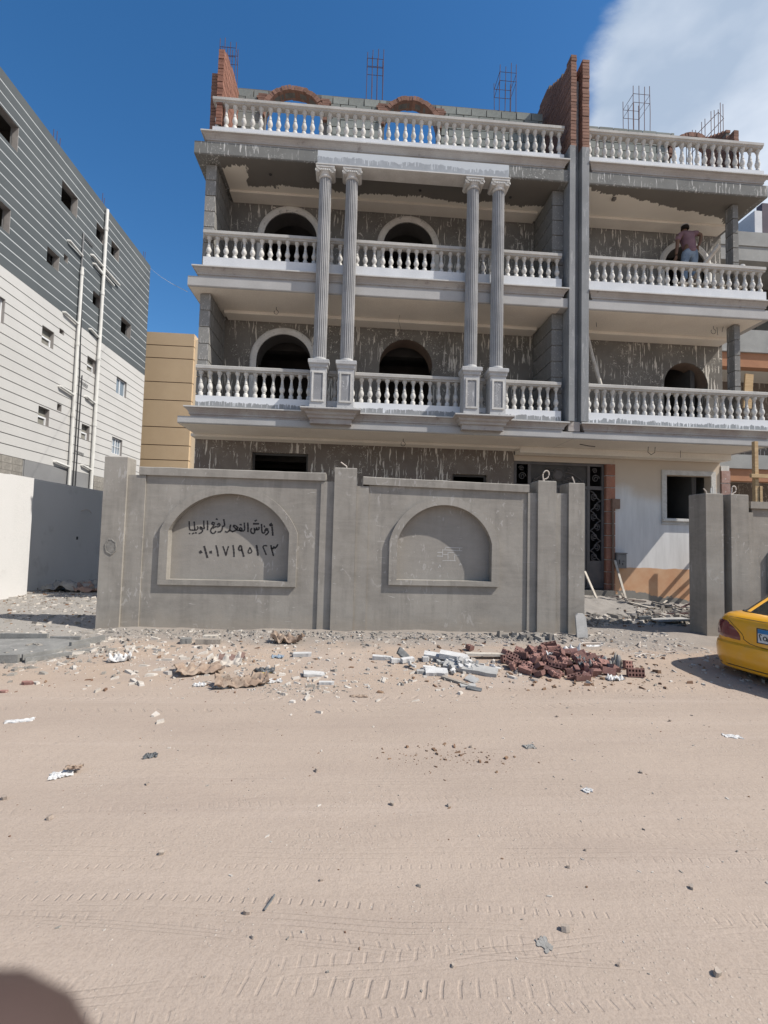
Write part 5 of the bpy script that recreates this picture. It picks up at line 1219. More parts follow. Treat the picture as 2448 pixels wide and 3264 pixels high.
# plank he stands on, trestle legs, pole against the balustrade
tp = thing('trestle_plank', (8.7, 10.72, TOP[1]), 'pale plank on trestles that the man on the balcony stands on', 'plank')
obj('plank', MB().box(7.75, 9.45, 10.58, 10.86, 7.975, 8.018), m_wood_w, tp)
for x in (7.95, 9.3):
    for y in (10.60, 10.82): obj('leg', MB().box(x-0.03, x+0.03, y-0.02, y+0.02, TOP[1]+0.005, 7.974), m_wood_w, tp)
solo('pole', MB().tube([(8.02, 10.40, 8.02), (8.36, 10.02, 8.62)], 0.05, 14).tube([(8.358, 10.022, 8.617), (8.364, 10.016, 8.624)], 0.028, 10), m_wood_w, 'short round pale pole leaning over the balustrade in front of the man', 'pole')
solo('leaning_pole', MB().tube([(5.50, 10.75, 6.84), (5.62, 10.65, 6.1), (5.78, 10.5, 5.25), (5.86, 10.42, TOP[0]+0.01)], 0.045, 8), m_wood_w, 'long pale pole leaning in the corner of the lower right balcony', 'pole')
solo('forked_stick', MB().tube([(5.86, 10.9, 6.2), (5.90, 10.85, 5.7), (5.86, 10.8, TOP[0]+0.01)], 0.018, 6), m_wood_w, 'thin whitish stick standing beside the long pole on the lower right balcony', 'stick')
lump = MB().lathe([(0.02, 0), (0.07, 0.01), (0.065, 0.05), (0.03, 0.075)], 9, (9.05, 10.17, 8.214)); solo('plaster_lump', lump, m_bal, 'small white plaster lump left on the upper right balcony handrail', 'plaster lump')
bd = MB().box(-0.11, 0.11, -0.02, 0.02, 0, 0.9, mat=Matrix.Translation((10.05, 11.2, 5.15)) @ Matrix.Rotation(0.08, 4, 'Y')); solo('board', bd, m_wood, 'upright pale board standing behind the lower right balcony end', 'board')

# unseen timbers behind the right gate pillars, added for slanting shadows on the wall
sb = thing('shadow_timbers', (9.2, 10.99, 0), 'unseen timber posts and slanting braces behind the right gate pillars, added to shadow the wall', 'timber')
for x, zt in ((8.63, 1.95), (9.76, 2.42)): obj('post', MB().box(x-0.05, x+0.05, 10.96, 11.02, 0.0, zt), m_wood, sb)
for a, b in (((8.63, 11.04, 1.20), (9.72, 11.04, 2.40)), ((8.63, 10.93, 1.05), (9.8, 10.93, 2.1)), ((8.7, 11.04, 0.75), (9.76, 11.04, 1.75))):
    a, b = Vector(a), Vector(b); q_ = (b-a).to_track_quat('X', 'Z').to_matrix().to_4x4()
    obj('brace', MB().box(0, (b-a).length, -0.015, 0.015, -0.045, 0.045, mat=Matrix.Translation(a) @ q_), m_wood, sb)

solo('overhead_wire', MB().tube([(-11.97, 26.5, 16.5), (-9.9, 22.4, 14.02), (-7.85, 18.3, 11.57), (-5.8, 14.2, 9.16), (-3.75, 10.1, 6.80)], 0.006, 4), m_pvc, 'thin pale wire sagging from the striped building to the balcony', 'wire')
# ------------------------------------------------------------------ rubble and litter
rg = random.Random(21)
def rot_box(mb, sx, sy, sz, loc, eul, mi=0):
    from mathutils import Euler
    mat = Matrix.Translation(loc) @ Euler(eul).to_matrix().to_4x4()
    return mb.box(-sx/2, sx/2, -sy/2, sy/2, -sz/2, sz/2, mi, mat)
def hollow_brick(lx, ly, lz, nu, nv, broken=0.0, seed=0):
    """clay brick with a grid of open holes in its upper face and lower half solid"""
    r = random.Random(seed); mb = MB(); d = min(lz*0.6, 0.05)
    def X(i): return -lx/2+lx*i/nu
    def Y(j): return -ly/2+ly*j/nv
    V = {}; zt = lz/2
    for i in range(nu):
        for j in range(nv):
            x0, x1, y0, y1 = X(i), X(i+1), Y(j), Y(j+1); cx, cy = (x0+x1)/2, (y0+y1)/2; rx, ry = (x1-x0)*0.33, (y1-y0)*0.33
            o = [(x0, y0, zt), (cx, y0, zt), (x1, y0, zt), (x1, cy, zt), (x1, y1, zt), (cx, y1, zt), (x0, y1, zt), (x0, cy, zt)]
            h = [(cx+rx*math.cos(-3*PI/4+PI/4*q_), cy+ry*math.sin(-3*PI/4+PI/4*q_), zt) for q_ in range(8)]
            b = [(x, y, zt-d) for x, y, z in h]
            f = [(q_, (q_+1) % 8, 8+(q_+1) % 8, 8+q_) for q_ in range(8)]+[(8+q_, 8+(q_+1) % 8, 16+(q_+1) % 8, 16+q_) for q_ in range(8)]+[tuple(range(16, 24))]
            mb.add(o+h+b, f)
    a, c_ = (-lx/2, lx/2), (-ly/2, ly/2)
    vs = [(x, y, z) for z in (-zt, zt) for y in c_ for x in a]
    mb.add(vs, [(0,2,3,1), (0,1,5,4), (2,6,7,3), (0,4,6,2), (1,3,7,5)])
    if broken:
        mb.v = [(x+(r.uniform(-broken, 0) if x > lx*0.4 else 0), y, z+(r.uniform(-broken, 0)*0.5 if x > lx*0.4 and z > 0 else 0)) for x, y, z in mb.v]
    return mb
bm_ = [hollow_brick(0.20, 0.10, 0.058, 5, 2).mesh('brick', m_brick_p), hollow_brick(0.20, 0.058, 0.10, 4, 1).mesh('brick', m_brick_p), hollow_brick(0.13, 0.10, 0.058, 3, 2, 0.03, 5).mesh('brick', m_brick_p), hollow_brick(0.10, 0.09, 0.06, 2, 2, 0.02, 9).mesh('brick', m_brick_p)]
def rubble_brick(x, y, dz, e, kd, label, s=1.0):
    p = on_ground(x, y); o = put('brick', bm_[kd], None, (p.x, p.y, p.z+dz), e); o.scale = (s, s, s)
    return tag(o, label, 'brick', 'bricks in the rubble heap')
def heap(x, y): return max(0.0, 0.17*math.exp(-(((x-2.62)/0.48)**2+((y-5.98)/0.32)**2)) + 0.07*math.exp(-(((x-3.05)/0.30)**2+((y-5.72)/0.22)**2)))
placed = []
for i in range(96):
    for _ in range(30):
        x = rg.gauss(2.66, 0.40); y = rg.gauss(5.86, 0.27)
        if ((x-2.68)/0.78)**2+((y-5.88)/0.58)**2 < 1: break
    h = heap(x, y)
    rubble_brick(x, y, 0.03+h*rg.uniform(0.7, 1.0), (rg.uniform(-0.35, 0.5) + (rg.uniform(0.6, 1.25) if rg.random() < 0.55 else 0), rg.uniform(-0.45, 0.45), rg.uniform(0, 2*PI)), rg.choice((0, 0, 1, 2, 2, 3)), 'broken red hollow brick lying in the brick heap before the gateway', rg.uniform(0.8, 0.98))
for (x, y, dz, e, kd, lb) in ((2.03, 6.02, 0.05, (1.3, 0.1, 0.3), 2, 'red brick standing on edge at the left end of the brick heap'), (2.14, 5.86, 0.035, (0.1, 0, -0.5), 2, 'half brick lying just left of the brick heap'), (3.42, 5.44, 0.052, (1.45, 0.0, -0.12), 0, 'whole brick on edge showing its row of holes at the right end of the heap'),
      (2.68, 5.30, 0.035, (0.0, 0.05, 0.15), 0, 'brick with clean top lying in front of the heap'), (1.72, 6.66, 0.045, (0.2, 0.1, 0.6), 3, 'small brick cube alone between the white rubble and the wall'), (3.55, 5.8, 0.05, (1.4, 0.1, 0.2), 2, 'brick standing upright at the right edge of the heap'), (2.62, 6.05, 0.215, (0.2, -0.25, -0.35), 1, 'brick resting on the very top of the heap')):
    o = rubble_brick(x, y, dz, e, kd, lb)
    del o['group']
# shards: marble and stone offcuts, each a thing
def shard(name, x, y, sx, sy, sz, e, m, label, cat, dz=0.0, group=None, seed=0):
    r = random.Random(seed or int(x*1000+y*77)); p = on_ground(x, y); mb = MB()
    n = 7; out = []
    for i in range(n):
        a = 2*PI*(i+r.uniform(-0.25, 0.25))/n; rad = 0.5*r.uniform(0.75, 1.05); c_, s_ = math.cos(a), math.sin(a)
        k_ = 1/max(abs(c_), abs(s_)); out.append((c_*rad*min(k_, 1.35)*sx, s_*rad*min(k_, 1.35)*sy))
    mb.rings([[(u, v, -sz/2) for u, v in out], [(u*0.97, v*0.97, sz/2) for u, v in out]])
    o = put(name, mb.mesh(name, m), None, (p.x, p.y, p.z+sz/2+dz), e); return tag(o, label, cat, group)
def slabpiece(name, x, y, sx, sy, sz, e, m, label, cat, dz=0.0, group=None):
    p = on_ground(x, y); mb = MB(); n = 6; r = random.Random(int(x*991+y*13)); rs = []
    for i in range(n+1):
        u = -sx/2+sx*i/n; j = r.uniform(-0.06, 0.06)*sy; t = 1-0.25*(i == n)*r.random()
        rs.append([(u, -sy/2*t+j, -sz/2), (u, sy/2*t+j*0.5, -sz/2), (u, sy/2*t+j*0.5, sz/2), (u, -sy/2*t+j, sz/2)])
    o = put(name, mb.rings(rs).mesh(name, m), None, (p.x, p.y, p.z+sz/2+dz), e); return tag(o, label, cat, group)
WR = 'white stone offcuts in the rubble'
slabpiece('stone_offcut', 0.38, 6.12, 0.17, 0.07, 0.05, (0.1, 0.05, -0.15), m_marble, 'white stone block at the left end of the small white pile', 'stone offcut', 0.0)
slabpiece('stone_offcut', 0.50, 6.13, 0.13, 0.06, 0.04, (0.0, 0.12, -0.05), m_marble, 'white stone block second from left in the small white pile', 'stone offcut', 0.0)
slabpiece('stone_offcut', 0.60, 5.98, 0.16, 0.08, 0.05, (0.0, 0.1, 0.15), m_marble, 'white stone block lowest at the front of the small white pile', 'stone offcut')
slabpiece('stone_offcut', 0.74, 5.99, 0.17, 0.07, 0.05, (0.1, -0.05, 0.3), m_marble, 'white stone block at the right front of the small white pile', 'stone offcut', 0.01)
slabpiece('stone_offcut', 0.70, 6.10, 0.20, 0.10, 0.035, (0.9, 0.75, 0.2), m_darkscrap, 'dark slab tilted up in the middle of the small white pile', 'stone offcut', 0.05)
slabpiece('stone_offcut', 0.98, 6.05, 0.08, 0.07, 0.06, (0, 0, 0.2), m_marble, 'small white cube between the two white rubble piles', 'stone offcut')
slabpiece('stone_offcut', 1.02, 5.48, 0.27, 0.13, 0.055, (0.25, 0.0, -0.07), m_marble, 'clean white rectangular block at the front of the large white pile', 'stone offcut')
slabpiece('stone_offcut', 0.85, 5.52, 0.12, 0.06, 0.04, (0.1, 0, 0.0), m_greystone, 'grey block just left of the clean white block', 'stone offcut')
slabpiece('stone_offcut', 0.97, 5.68, 0.16, 0.05, 0.04, (0.1, 0.05, -0.1), m_marble, 'thin white bar lying behind the clean white block', 'stone offcut')
slabpiece('stone_slab', 1.46, 5.62, 0.66, 0.19, 0.045, (0.16, 0.05, -0.42), m_greystone, 'long grey-white slab lying across the large white pile', 'stone slab', 0.015)
slabpiece('stone_slab', 1.33, 5.98, 0.36, 0.13, 0.07, (0.2, 0.1, -0.3), m_marble, 'thick pale slab at the back of the large white pile', 'stone slab', 0.05)
slabpiece('stone_slab', 1.12, 6.12, 0.30, 0.10, 0.05, (0.3, 0.1, -0.25), m_marble, 'pale slab at the far left back of the large white pile', 'stone slab', 0.03)
slabpiece('ribbed_tile', 1.38, 5.24, 0.15, 0.10, 0.022, (0.35, 0.15, -0.9), m_greystone, 'grooved pale tile at the front of the large white pile', 'tile', 0.01)
slabpiece('board', 1.18, 5.20, 0.36, 0.055, 0.022, (0.0, 0.05, -0.8), m_wood_g, 'narrow weathered board pointing at the camera before the white pile', 'board', 0.005)
slabpiece('tile', 1.29, 5.06, 0.18, 0.09, 0.018, (0.05, 0.0, 0.0), m_greystone, 'flat beige tile at the foot of the narrow board', 'tile')
slabpiece('tile', 1.33, 4.94, 0.16, 0.07, 0.02, (0.2, 0.1, -0.4), m_darkscrap, 'brown broken tile nearest the camera in the white pile', 'tile')
slabpiece('plank', 1.83, 6.22, 0.56, 0.09, 0.03, (0, 0, -0.06), m_wood_w, 'white plank lying between the white pile and the brick heap', 'plank', 0.04)
for i in range(46):
    x = rg.gauss(1.38, 0.20); y = rg.gauss(5.78, 0.16)
    shard('stone_offcut', x, y, rg.uniform(0.04, 0.13), rg.uniform(0.03, 0.08), rg.uniform(0.02, 0.05), (rg.uniform(-0.5, 0.5), rg.uniform(-0.5, 0.5), rg.uniform(0, 6.28)), rg.choice((m_marble, m_marble, m_greystone)), 'broken white stone chip in the large white rubble pile', 'stone offcut', 0.03*rg.random()+0.07*math.exp(-(((x-1.38)/0.2)**2+((y-5.75)/0.15)**2)), 'stone chips of the white pile', i+50)
# leaning slab at the gate pillar
pp = on_ground(3.88, 7.72)
solo('stone_slab', plate(MB(), [(-0.095, 0), (0.095, 0), (0.088, 0.34), (0.05, 0.40), (-0.04, 0.40), (-0.088, 0.36)], [], lambda u, v, d: (pp.x+u, pp.y-0.10+d+v*0.22, pp.z-0.02+v), 0.035), m_greystone, 'grey slab with clipped corners leaning on the left gate pillar', 'stone slab')
# crumpled sheets
def crumple(nx_, ny_, w_, h_, amp, seed, fold=1.0, curl=0.0):
    mb = MB(); V = []
    for j in range(ny_+1):
        for i in range(nx_+1):
            u = i/nx_-0.5; v = j/ny_-0.5
            e_ = 1+0.14*noise.noise((u*3+seed, v*3, 1.1))
            z = amp*(abs(noise.noise((u*4.2*fold+seed, v*4.2*fold, seed)))*1.5 + 0.28*abs(noise.noise((u*9*fold, v*9*fold+seed, 3.0))))
            z += curl*(abs(u)*2)**3
            V.append((u*w_*e_+0.02*noise.noise((u*5, v*5, seed+9)), v*h_*e_+0.02*noise.noise((u*5+7, v*5, seed)), z))
    n = nx_+1; F = [(j*n+i, j*n+i+1, (j+1)*n+i+1, (j+1)*n+i) for j in range(ny_) for i in range(nx_)]
    top = len(V); V2 = [(x, y, max(z-0.006, -0.004)) for x, y, z in V]
    F2 = [tuple(a+top for a in reversed(f)) for f in F]
    B = [(i, i+1, i+1+top, i+top) for i in range(nx_)]+[(ny_*n+i+1, ny_*n+i, ny_*n+i+top, ny_*n+i+1+top) for i in range(nx_)]
    B += [((j+1)*n, j*n, j*n+top, (j+1)*n+top) for j in range(ny_)]+[(j*n+nx_, (j+1)*n+nx_, (j+1)*n+nx_+top, j*n+nx_+top) for j in range(ny_)]
    return mb.add(V+V2, F+F2+B)
def sheet(name, x, y, w_, h_, amp, rz, m, label, cat, seed=1.0, fold=1.0, curl=0.0, dz=0.0, tilt=0.0):
    if w_ < 0.21: amp *= 0.5
    p = on_ground(x, y); o = put(name, crumple(26, 20, w_, h_, amp*0.85, seed, fold*1.15, curl).mesh(name, m, 75), None, (p.x, p.y, p.z+0.004+dz), (tilt, 0, rz)); return tag(o, label, cat)
sheet('paper_sack', -1.49, 5.92, 0.36, 0.30, 0.07, 0.05, m_sack, 'torn cement sack with printed brown stripes', 'sack', 2.2, 0.8, 0.02, tilt=0.25)
sheet('paper_sack', -1.72, 5.52, 0.50, 0.30, 0.09, 0.35, m_paper, 'flattened torn brown paper sack with turned-up edges, left of the striped one', 'sack', 5.1, 0.9, 0.05)
sheet('paper_sack', -1.12, 5.06, 0.56, 0.22, 0.12, 0.28, m_paper, 'long folded brown paper sack nearest the road', 'sack', 8.4, 1.5, 0.03)
sheet('plastic_film', -1.30, 5.02, 0.22, 0.16, 0.05, 0.2, m_greycloth, 'grey film caught on the left end of the long folded sack', 'plastic', 3.4, 1.3)
sheet('plastic_bag', -1.55, 5.03, 0.13, 0.07, 0.06, 0.1, m_plast_w, 'crumpled white plastic scrap beside the long folded sack', 'plastic bag', 4.4, 1.8)
sheet('wrapper', -0.98, 5.54, 0.24, 0.11, 0.05, -0.15, m_darkscrap, 'dark crumpled wrapper right of the striped sack', 'wrapper', 6.4, 1.4)
sheet('wrapper', -0.93, 5.50, 0.12, 0.04, 0.03, 0.05, m_yel, 'yellow plastic strip on the dark wrapper', 'wrapper', 7.4, 1.4)
sheet('rag', -0.93, 6.18, 0.15, 0.11, 0.06, 0.1, m_blue, 'pale blue rag lying behind the dark wrapper', 'rag', 1.4, 1.2)
sheet('cardboard', -0.92, 7.0, 0.46, 0.22, 0.14, -0.05, m_paper, 'crumpled brown cardboard lying against the foot of the wall', 'cardboard', 9.4, 1.3, 0.06)
sheet('plastic_bag', -2.80, 5.96, 0.24, 0.15, 0.10, 0.3, m_plast_w, 'bulging white plastic bag on the sand left of the sacks', 'plastic bag', 10.4, 0.8)
sheet('paper_scrap', -1.84, 3.22, 0.13, 0.09, 0.04, 0.5, m_plast_w, 'torn white paper on the road near the left edge', 'paper', 11.4, 1.6)
sheet('cardboard', -1.79, 3.26, 0.10, 0.045, 0.03, 0.2, m_paper, 'brown card scrap on the torn white paper', 'cardboard', 12.4, 1.2, dz=0.03)
sheet('scrap', -1.38, 3.47, 0.09, 0.055, 0.05, 0.3, m_darkscrap, 'small black scrap alone on the road', 'scrap', 13.4, 1.6)
sheet('plastic_film', -2.70, 4.10, 0.20, 0.07, 0.02, 0.3, m_plast_w, 'thin white plastic strip on the road at far left', 'plastic', 14.4, 1.4)
sheet('plastic_film', 3.22, 3.78, 0.14, 0.06, 0.015, -0.2, m_plast_w, 'white plastic piece on the road at far right', 'plastic', 15.4, 1.4)
sheet('paper_scrap', 1.41, 3.60, 0.09, 0.06, 0.02, 0.1, m_greycloth, 'small pale paper on the road below the white pile', 'paper', 16.4, 1.4)
sheet('paper_scrap', 1.55, 2.98, 0.06, 0.045, 0.02, 0.4, m_plast_w, 'little white paper on the road right of centre', 'paper', 17.4, 1.6)
sheet('paper_scrap', 0.80, 1.88, 0.042, 0.055, 0.004, 0.6, m_greycloth, 'white flake of paint on the near road', 'paint flake', 18.4, 1.0)
sheet('plastic_film', -0.82, 5.18, 0.19, 0.11, 0.05, 0.25, m_marble, 'white plaster scrap right of the sacks', 'plaster', 19.4, 1.4)
sheet('plastic_film', 0.10, 4.72, 0.18, 0.05, 0.02, 0.0, m_paper, 'pale torn strip near the tyre track in the middle', 'paper', 20.4, 1.4)
sheet('plastic_bag', 3.02, 6.42, 0.42, 0.22, 0.16, -0.1, m_plast_w, 'large white plastic sheet on the back of the brick heap', 'plastic bag', 21.4, 0.9, dz=0.0)
sheet('plastic_bag', 2.60, 5.98, 0.20, 0.14, 0.12, 0.2, m_plast_w, 'small clear plastic bag in the middle of the brick heap', 'plastic bag', 22.4, 1.0, dz=0.13)
sheet('plastic_bag', 3.26, 5.72, 0.26, 0.18, 0.22, 0.4, m_greycloth, 'grey sack standing at the right of the brick heap', 'sack', 23.4, 0.8, dz=0.0)
sheet('plastic_bag', 2.95, 5.72, 0.26, 0.18, 0.12, 0.9, m_darkscrap, 'dark brown sheet folded over the brick heap', 'sheet', 24.4, 1.0, dz=0.07)
sheet('plastic_bag', 3.10, 5.32, 0.22, 0.10, 0.06, 0.1, m_plast_w, 'white plastic wrap at the foot of the brick heap', 'plastic bag', 25.4, 1.2)
sheet('plastic_film', 3.72, 6.98, 0.22, 0.10, 0.02, 0.1, m_plast_w, 'flat white plastic in front of the gateway', 'plastic', 26.4, 1.0)
sheet('sacking', -7.05, 12.7, 1.5, 0.8, 0.30, 0.15, m_greycloth, 'grey folded sacking dumped at the foot of the white plot wall', 'sacking', 27.4, 1.0)
sheet('sacking', -6.55, 12.5, 0.9, 0.6, 0.26, 0.15, mottled('reddish_sacking', (0.30, 0.21, 0.17), (0.25, 0.17, 0.14), 8, 0.95, 0.1), 'reddish sacking beside the grey heap by the plot wall', 'sacking', 28.4, 1.0)
shard('tile', -3.27, 5.05, 0.13, 0.06, 0.03, (0.1, 0.05, 0.15), m_brick_p, 'red tile fragment on the sand at far left', 'tile')
shard('tile', -3.33, 4.80, 0.10, 0.05, 0.02, (0.1, 0.0, 0.1), m_brick_p, 'smaller red fragment just below the red tile at far left', 'tile')
slabpiece('stone_block', -2.34, 6.90, 0.14, 0.10, 0.075, (0, 0, 0.1), m_mortar_g, 'grey block lying near the wall left of centre', 'stone block')
slabpiece('board', -2.02, 6.88, 0.34, 0.09, 0.07, (0.0, 0.02, 0.02), m_wood_g, 'grey board end lying beside the grey block', 'board')
slabpiece('board', -2.02, 6.98, 0.20, 0.08, 0.03, (0.0, 0.02, 0.05), m_wood_w, 'pale board resting on the grey board', 'board', 0.07)
slabpiece('plaster_slab', -0.62, 6.24, 0.24, 0.07, 0.05, (0.1, 0.0, 0.08), m_marble, 'pale bar of plaster right of the blue rag', 'plaster')
slabpiece('plaster_slab', -0.40, 5.42, 0.25, 0.12, 0.03, (0.1, 0.12, 0.2), m_marble, 'bright white plaster board piece in the middle of the verge', 'plaster')
slabpiece('plaster_slab', -0.24, 5.10, 0.17, 0.05, 0.03, (0.05, 0.0, -0.02), m_marble, 'white plaster strip below the bright plaster board', 'plaster')
# mortar-mixing board on the left
mx_ = thing('mixing_board', (-4.2, 6.5, 0), 'grey mortar mixing board with loose plank rim at the left edge', 'mixing board')
mb = MB(); n = 14; rs = []
pl_pts = [(-5.6, 5.95), (-4.95, 5.98), (-4.05, 6.02), (-3.70, 6.25), (-3.55, 6.75), (-4.2, 6.95), (-5.0, 6.92), (-5.7, 6.85)]
mb.rings([[(x, y, gz(x, y)-0.03) for x, y in pl_pts], [(x, y, gz(x, y)+0.03+0.02*noise.noise((x*3, y*3, 0))) for x, y in pl_pts]])
obj('mortar_bed', mb, m_mortar_g, mx_)
def rim(x0, y0, x1, y1, h, t=0.045, z=0.0):
    d = Vector((x1-x0, y1-y0, 0)); a = math.atan2(d.y, d.x); c_ = ((x0+x1)/2, (y0+y1)/2, gz((x0+x1)/2, (y0+y1)/2)+h/2+z)
    h *= 0.75; c_ = (c_[0], c_[1], gz(c_[0], c_[1])+h/2-0.01+z); obj('rim_plank', rot_box(MB(), d.length, t, h, c_, (0, 0, a)), m_mortar_g, mx_)
rim(-5.6, 5.92, -4.62, 5.94, 0.13); rim(-4.60, 5.93, -4.0, 5.99, 0.15); rim(-4.92, 6.98, -4.28, 6.97, 0.13); rim(-4.25, 6.98, -3.85, 7.0, 0.10); rim(-5.6, 6.62, -4.95, 6.92, 0.11); rim(-3.98, 6.02, -3.52, 6.62, 0.10); rim(-3.92, 5.98, -3.38, 6.5, 0.07); rim(-3.70, 6.5, -3.5, 6.95, 0.12)
# planks and sticks by the entrance
def stick(name, a, b, w_, t, m, label, cat='plank'):
    a, b = Vector(a), Vector(b); d = b-a; L_ = d.length
    q_ = d.to_track_quat('X', 'Z').to_matrix().to_4x4(); mb = MB().box(0, L_, -w_/2, w_/2, -t/2, t/2)
    o = put(name, mb.mesh(name, m), None, a, q_.to_euler()); return tag(o, label, cat)
stick('plank', (5.82, 10.75, 0.22), (5.66, 11.05, 0.88), 0.07, 0.025, m_wood_w, 'whitewashed plank propped against the iron door')
stick('plank', (6.50, 10.65, 0.15), (6.56, 11.28, 1.15), 0.05, 0.03, m_wood_w, 'thin pale batten propped against the brick pier')
stick('plank', (6.35, 10.35, 0.24), (6.75, 10.05, 0.14), 0.10, 0.03, m_wood_w, 'short white plank lying in the rubble below the meter box')
stick('plank', (7.2, 10.1, 0.18), (6.9, 10.35, 0.26), 0.09, 0.03, m_wood_g, 'grey plank tilted in the rubble by the entrance')
stick('board', (6.0, 8.95, 0.08), (6.75, 9.02, 0.10), 0.26, 0.03, m_greystone, 'wide grey board lying in the shade behind the gateway', 'board')
stick('board', (5.75, 9.05, 0.10), (5.98, 9.02, 0.12), 0.10, 0.06, m_darkscrap, 'short dark board beside the wide grey one', 'board')
stick('rebar_offcut', (6.4, 9.55, 0.10), (7.6, 9.75, 0.12), 0.02, 0.02, m_rebar, 'long thin bar lying across the entrance rubble', 'steel bar')
stick('plank', (4.66, 10.6, 0.32), (4.6, 10.9, 0.42), 0.10, 0.04, m_wood_w, 'pale plank end just inside the left gate pillar')
for i in range(16):
    x = rg.uniform(6.1, 8.6); y = rg.uniform(9.9, 10.9)
    a = rg.uniform(0, PI); l_ = rg.uniform(0.15, 0.5)
    stick('splinter', (x, y, gz(x, y)+0.05), (x+l_*math.cos(a), y+l_*math.sin(a)*0.5, gz(x, y)+rg.uniform(0.03, 0.16)), rg.uniform(0.02, 0.05), 0.015, rg.choice((m_wood_w, m_wood_g, m_rebar)), 'splintered lath or bar in the rubble along the peach wall', 'lath')['group'] = 'laths in the entrance rubble'
def straw(pts, r, m, label, name='strap'): 
    P = [on_ground(x, y)+Vector((0, 0, z+0.006)) for x, y, z in pts]
    solo(name, MB().tube(P, r, 5), m, label, 'strap')
straw([(3.42, 6.9, 0), (3.55, 7.06, 0.02), (3.75, 7.15, 0.015), (3.95, 7.18, 0.0)], 0.008, m_cond, 'curved pale strip lying behind the brick heap')
straw([(4.42, 6.92, 0), (4.50, 7.05, 0.04), (4.62, 7.22, 0.02)], 0.010, m_cond, 'bent pale strip on the sand before the gateway')
straw([(4.62, 6.62, 0.0), (4.78, 6.6, 0.03), (4.82, 6.75, 0.02)], 0.009, m_cond, 'hooked pale strip left of the taxi')
straw([(4.0, 6.35, 0), (4.2, 6.5, 0.01), (4.38, 6.58, 0.0)], 0.009, m_cond, 'thin pale strip right of the brick heap')
m_peb = mottled('pebble_stone', (0.30, 0.245, 0.205), (0.37, 0.31, 0.262), 20, 0.9, 0.2); m_peb2 = mottled('pale_pebble', (0.40, 0.34, 0.29), (0.33, 0.28, 0.235), 20, 0.9, 0.2)
# pebbles on the near road that can be told apart
for i, (x, y, s_) in enumerate(((-0.40, 2.07, 0.022), (0.92, 1.94, 0.028), (1.40, 1.73, 0.025), (0.28, 2.85, 0.025), (-0.9, 2.45, 0.022), (-1.62, 2.75, 0.025), (0.62, 2.83, 0.022), (0.35, 2.2, 0.015), (-0.1, 2.25, 0.014), (1.1, 2.3, 0.014), (1.62, 2.15, 0.02), (-1.25, 3.1, 0.018), (0.95, 3.6, 0.02), (-0.2, 3.25, 0.025), (1.25, 2.42, 0.012), (-1.9, 2.62, 0.03), (-2.0, 2.95, 0.03), (0.42, 1.8, 0.012), (1.05, 1.78, 0.012), (-0.35, 1.95, 0.014), (2.05, 3.2, 0.02), (2.9, 4.1, 0.022), (1.9, 4.2, 0.02))):
    shard('pebble', x, y, s_*1.4, s_, s_*0.8, (0.2, 0.1, rg.uniform(0, 6)), rg.choice((m_peb, m_peb2)), 'small pebble lying on the sandy road', 'pebble', 0, 'pebbles on the road', i+7)
solo('twig', MB().tube([on_ground(-0.33, 2.08)+Vector((0, 0, 0.006)), on_ground(-0.31, 2.12)+Vector((0, 0, 0.012)), on_ground(-0.30, 2.16)+Vector((0, 0, 0.008))], 0.005, 5), m_darkscrap, 'small dark twig on the near road left of centre', 'twig')

# loose chips: uncountable, three kinds
def chips(name, m, spots, seed, label):
    r = random.Random(seed); V, F = [], []
    for n_, fx, smin, smax, flat in spots:
        for _ in range(n_):
            x, y = fx(r); s_ = smin*(smax/smin)**(r.random()**2.2); p = on_ground(x, y)
            a = r.uniform(0, 6.28); tx, ty = r.uniform(-0.5, 0.5), r.uniform(-0.5, 0.5); el = r.uniform(1.0, 2.6)
            b = len(V); ca, sa = math.cos(a), math.sin(a); h = s_*r.uniform(0.25, 0.7)*flat
            for (u, v) in ((-1, -0.6), (0.8, -0.8), (1.1, 0.5), (-0.5, 0.9)):
                u *= s_*0.5*el*r.uniform(0.7, 1.1); v *= s_*0.5*r.uniform(0.7, 1.1)
                X_, Y_ = u*ca-v*sa, u*sa+v*ca
                V.append((p.x+X_, p.y+Y_, p.z-0.004)); V.append((p.x+X_*0.85, p.y+Y_*0.85, p.z+max(0.002, h+u*tx*0.5+v*ty*0.5)))
            F += [(b+1, b+3, b+5, b+7), (b, b+2, b+3, b+1), (b+2, b+4, b+5, b+3), (b+4, b+6, b+7, b+5), (b+6, b, b+1, b+7)]
    me = bpy.data.meshes.new(name); me.from_pydata(V, [], F); me.materials.append(m)
    o = bpy.data.objects.new(name, me); C.objects.link(o); tag(o, label, None, None, 'stuff')
def U(x0, x1, y0, y1): return lambda r: (r.uniform(x0, x1), r.uniform(y0, y1))
def G(x0, x1, yc, sg): return lambda r: (r.uniform(x0, x1), min(7.78, r.gauss(yc, sg)))
def Nn(cx, cy, sx, sy): return lambda r: (r.gauss(cx, sx), r.gauss(cy, sy))
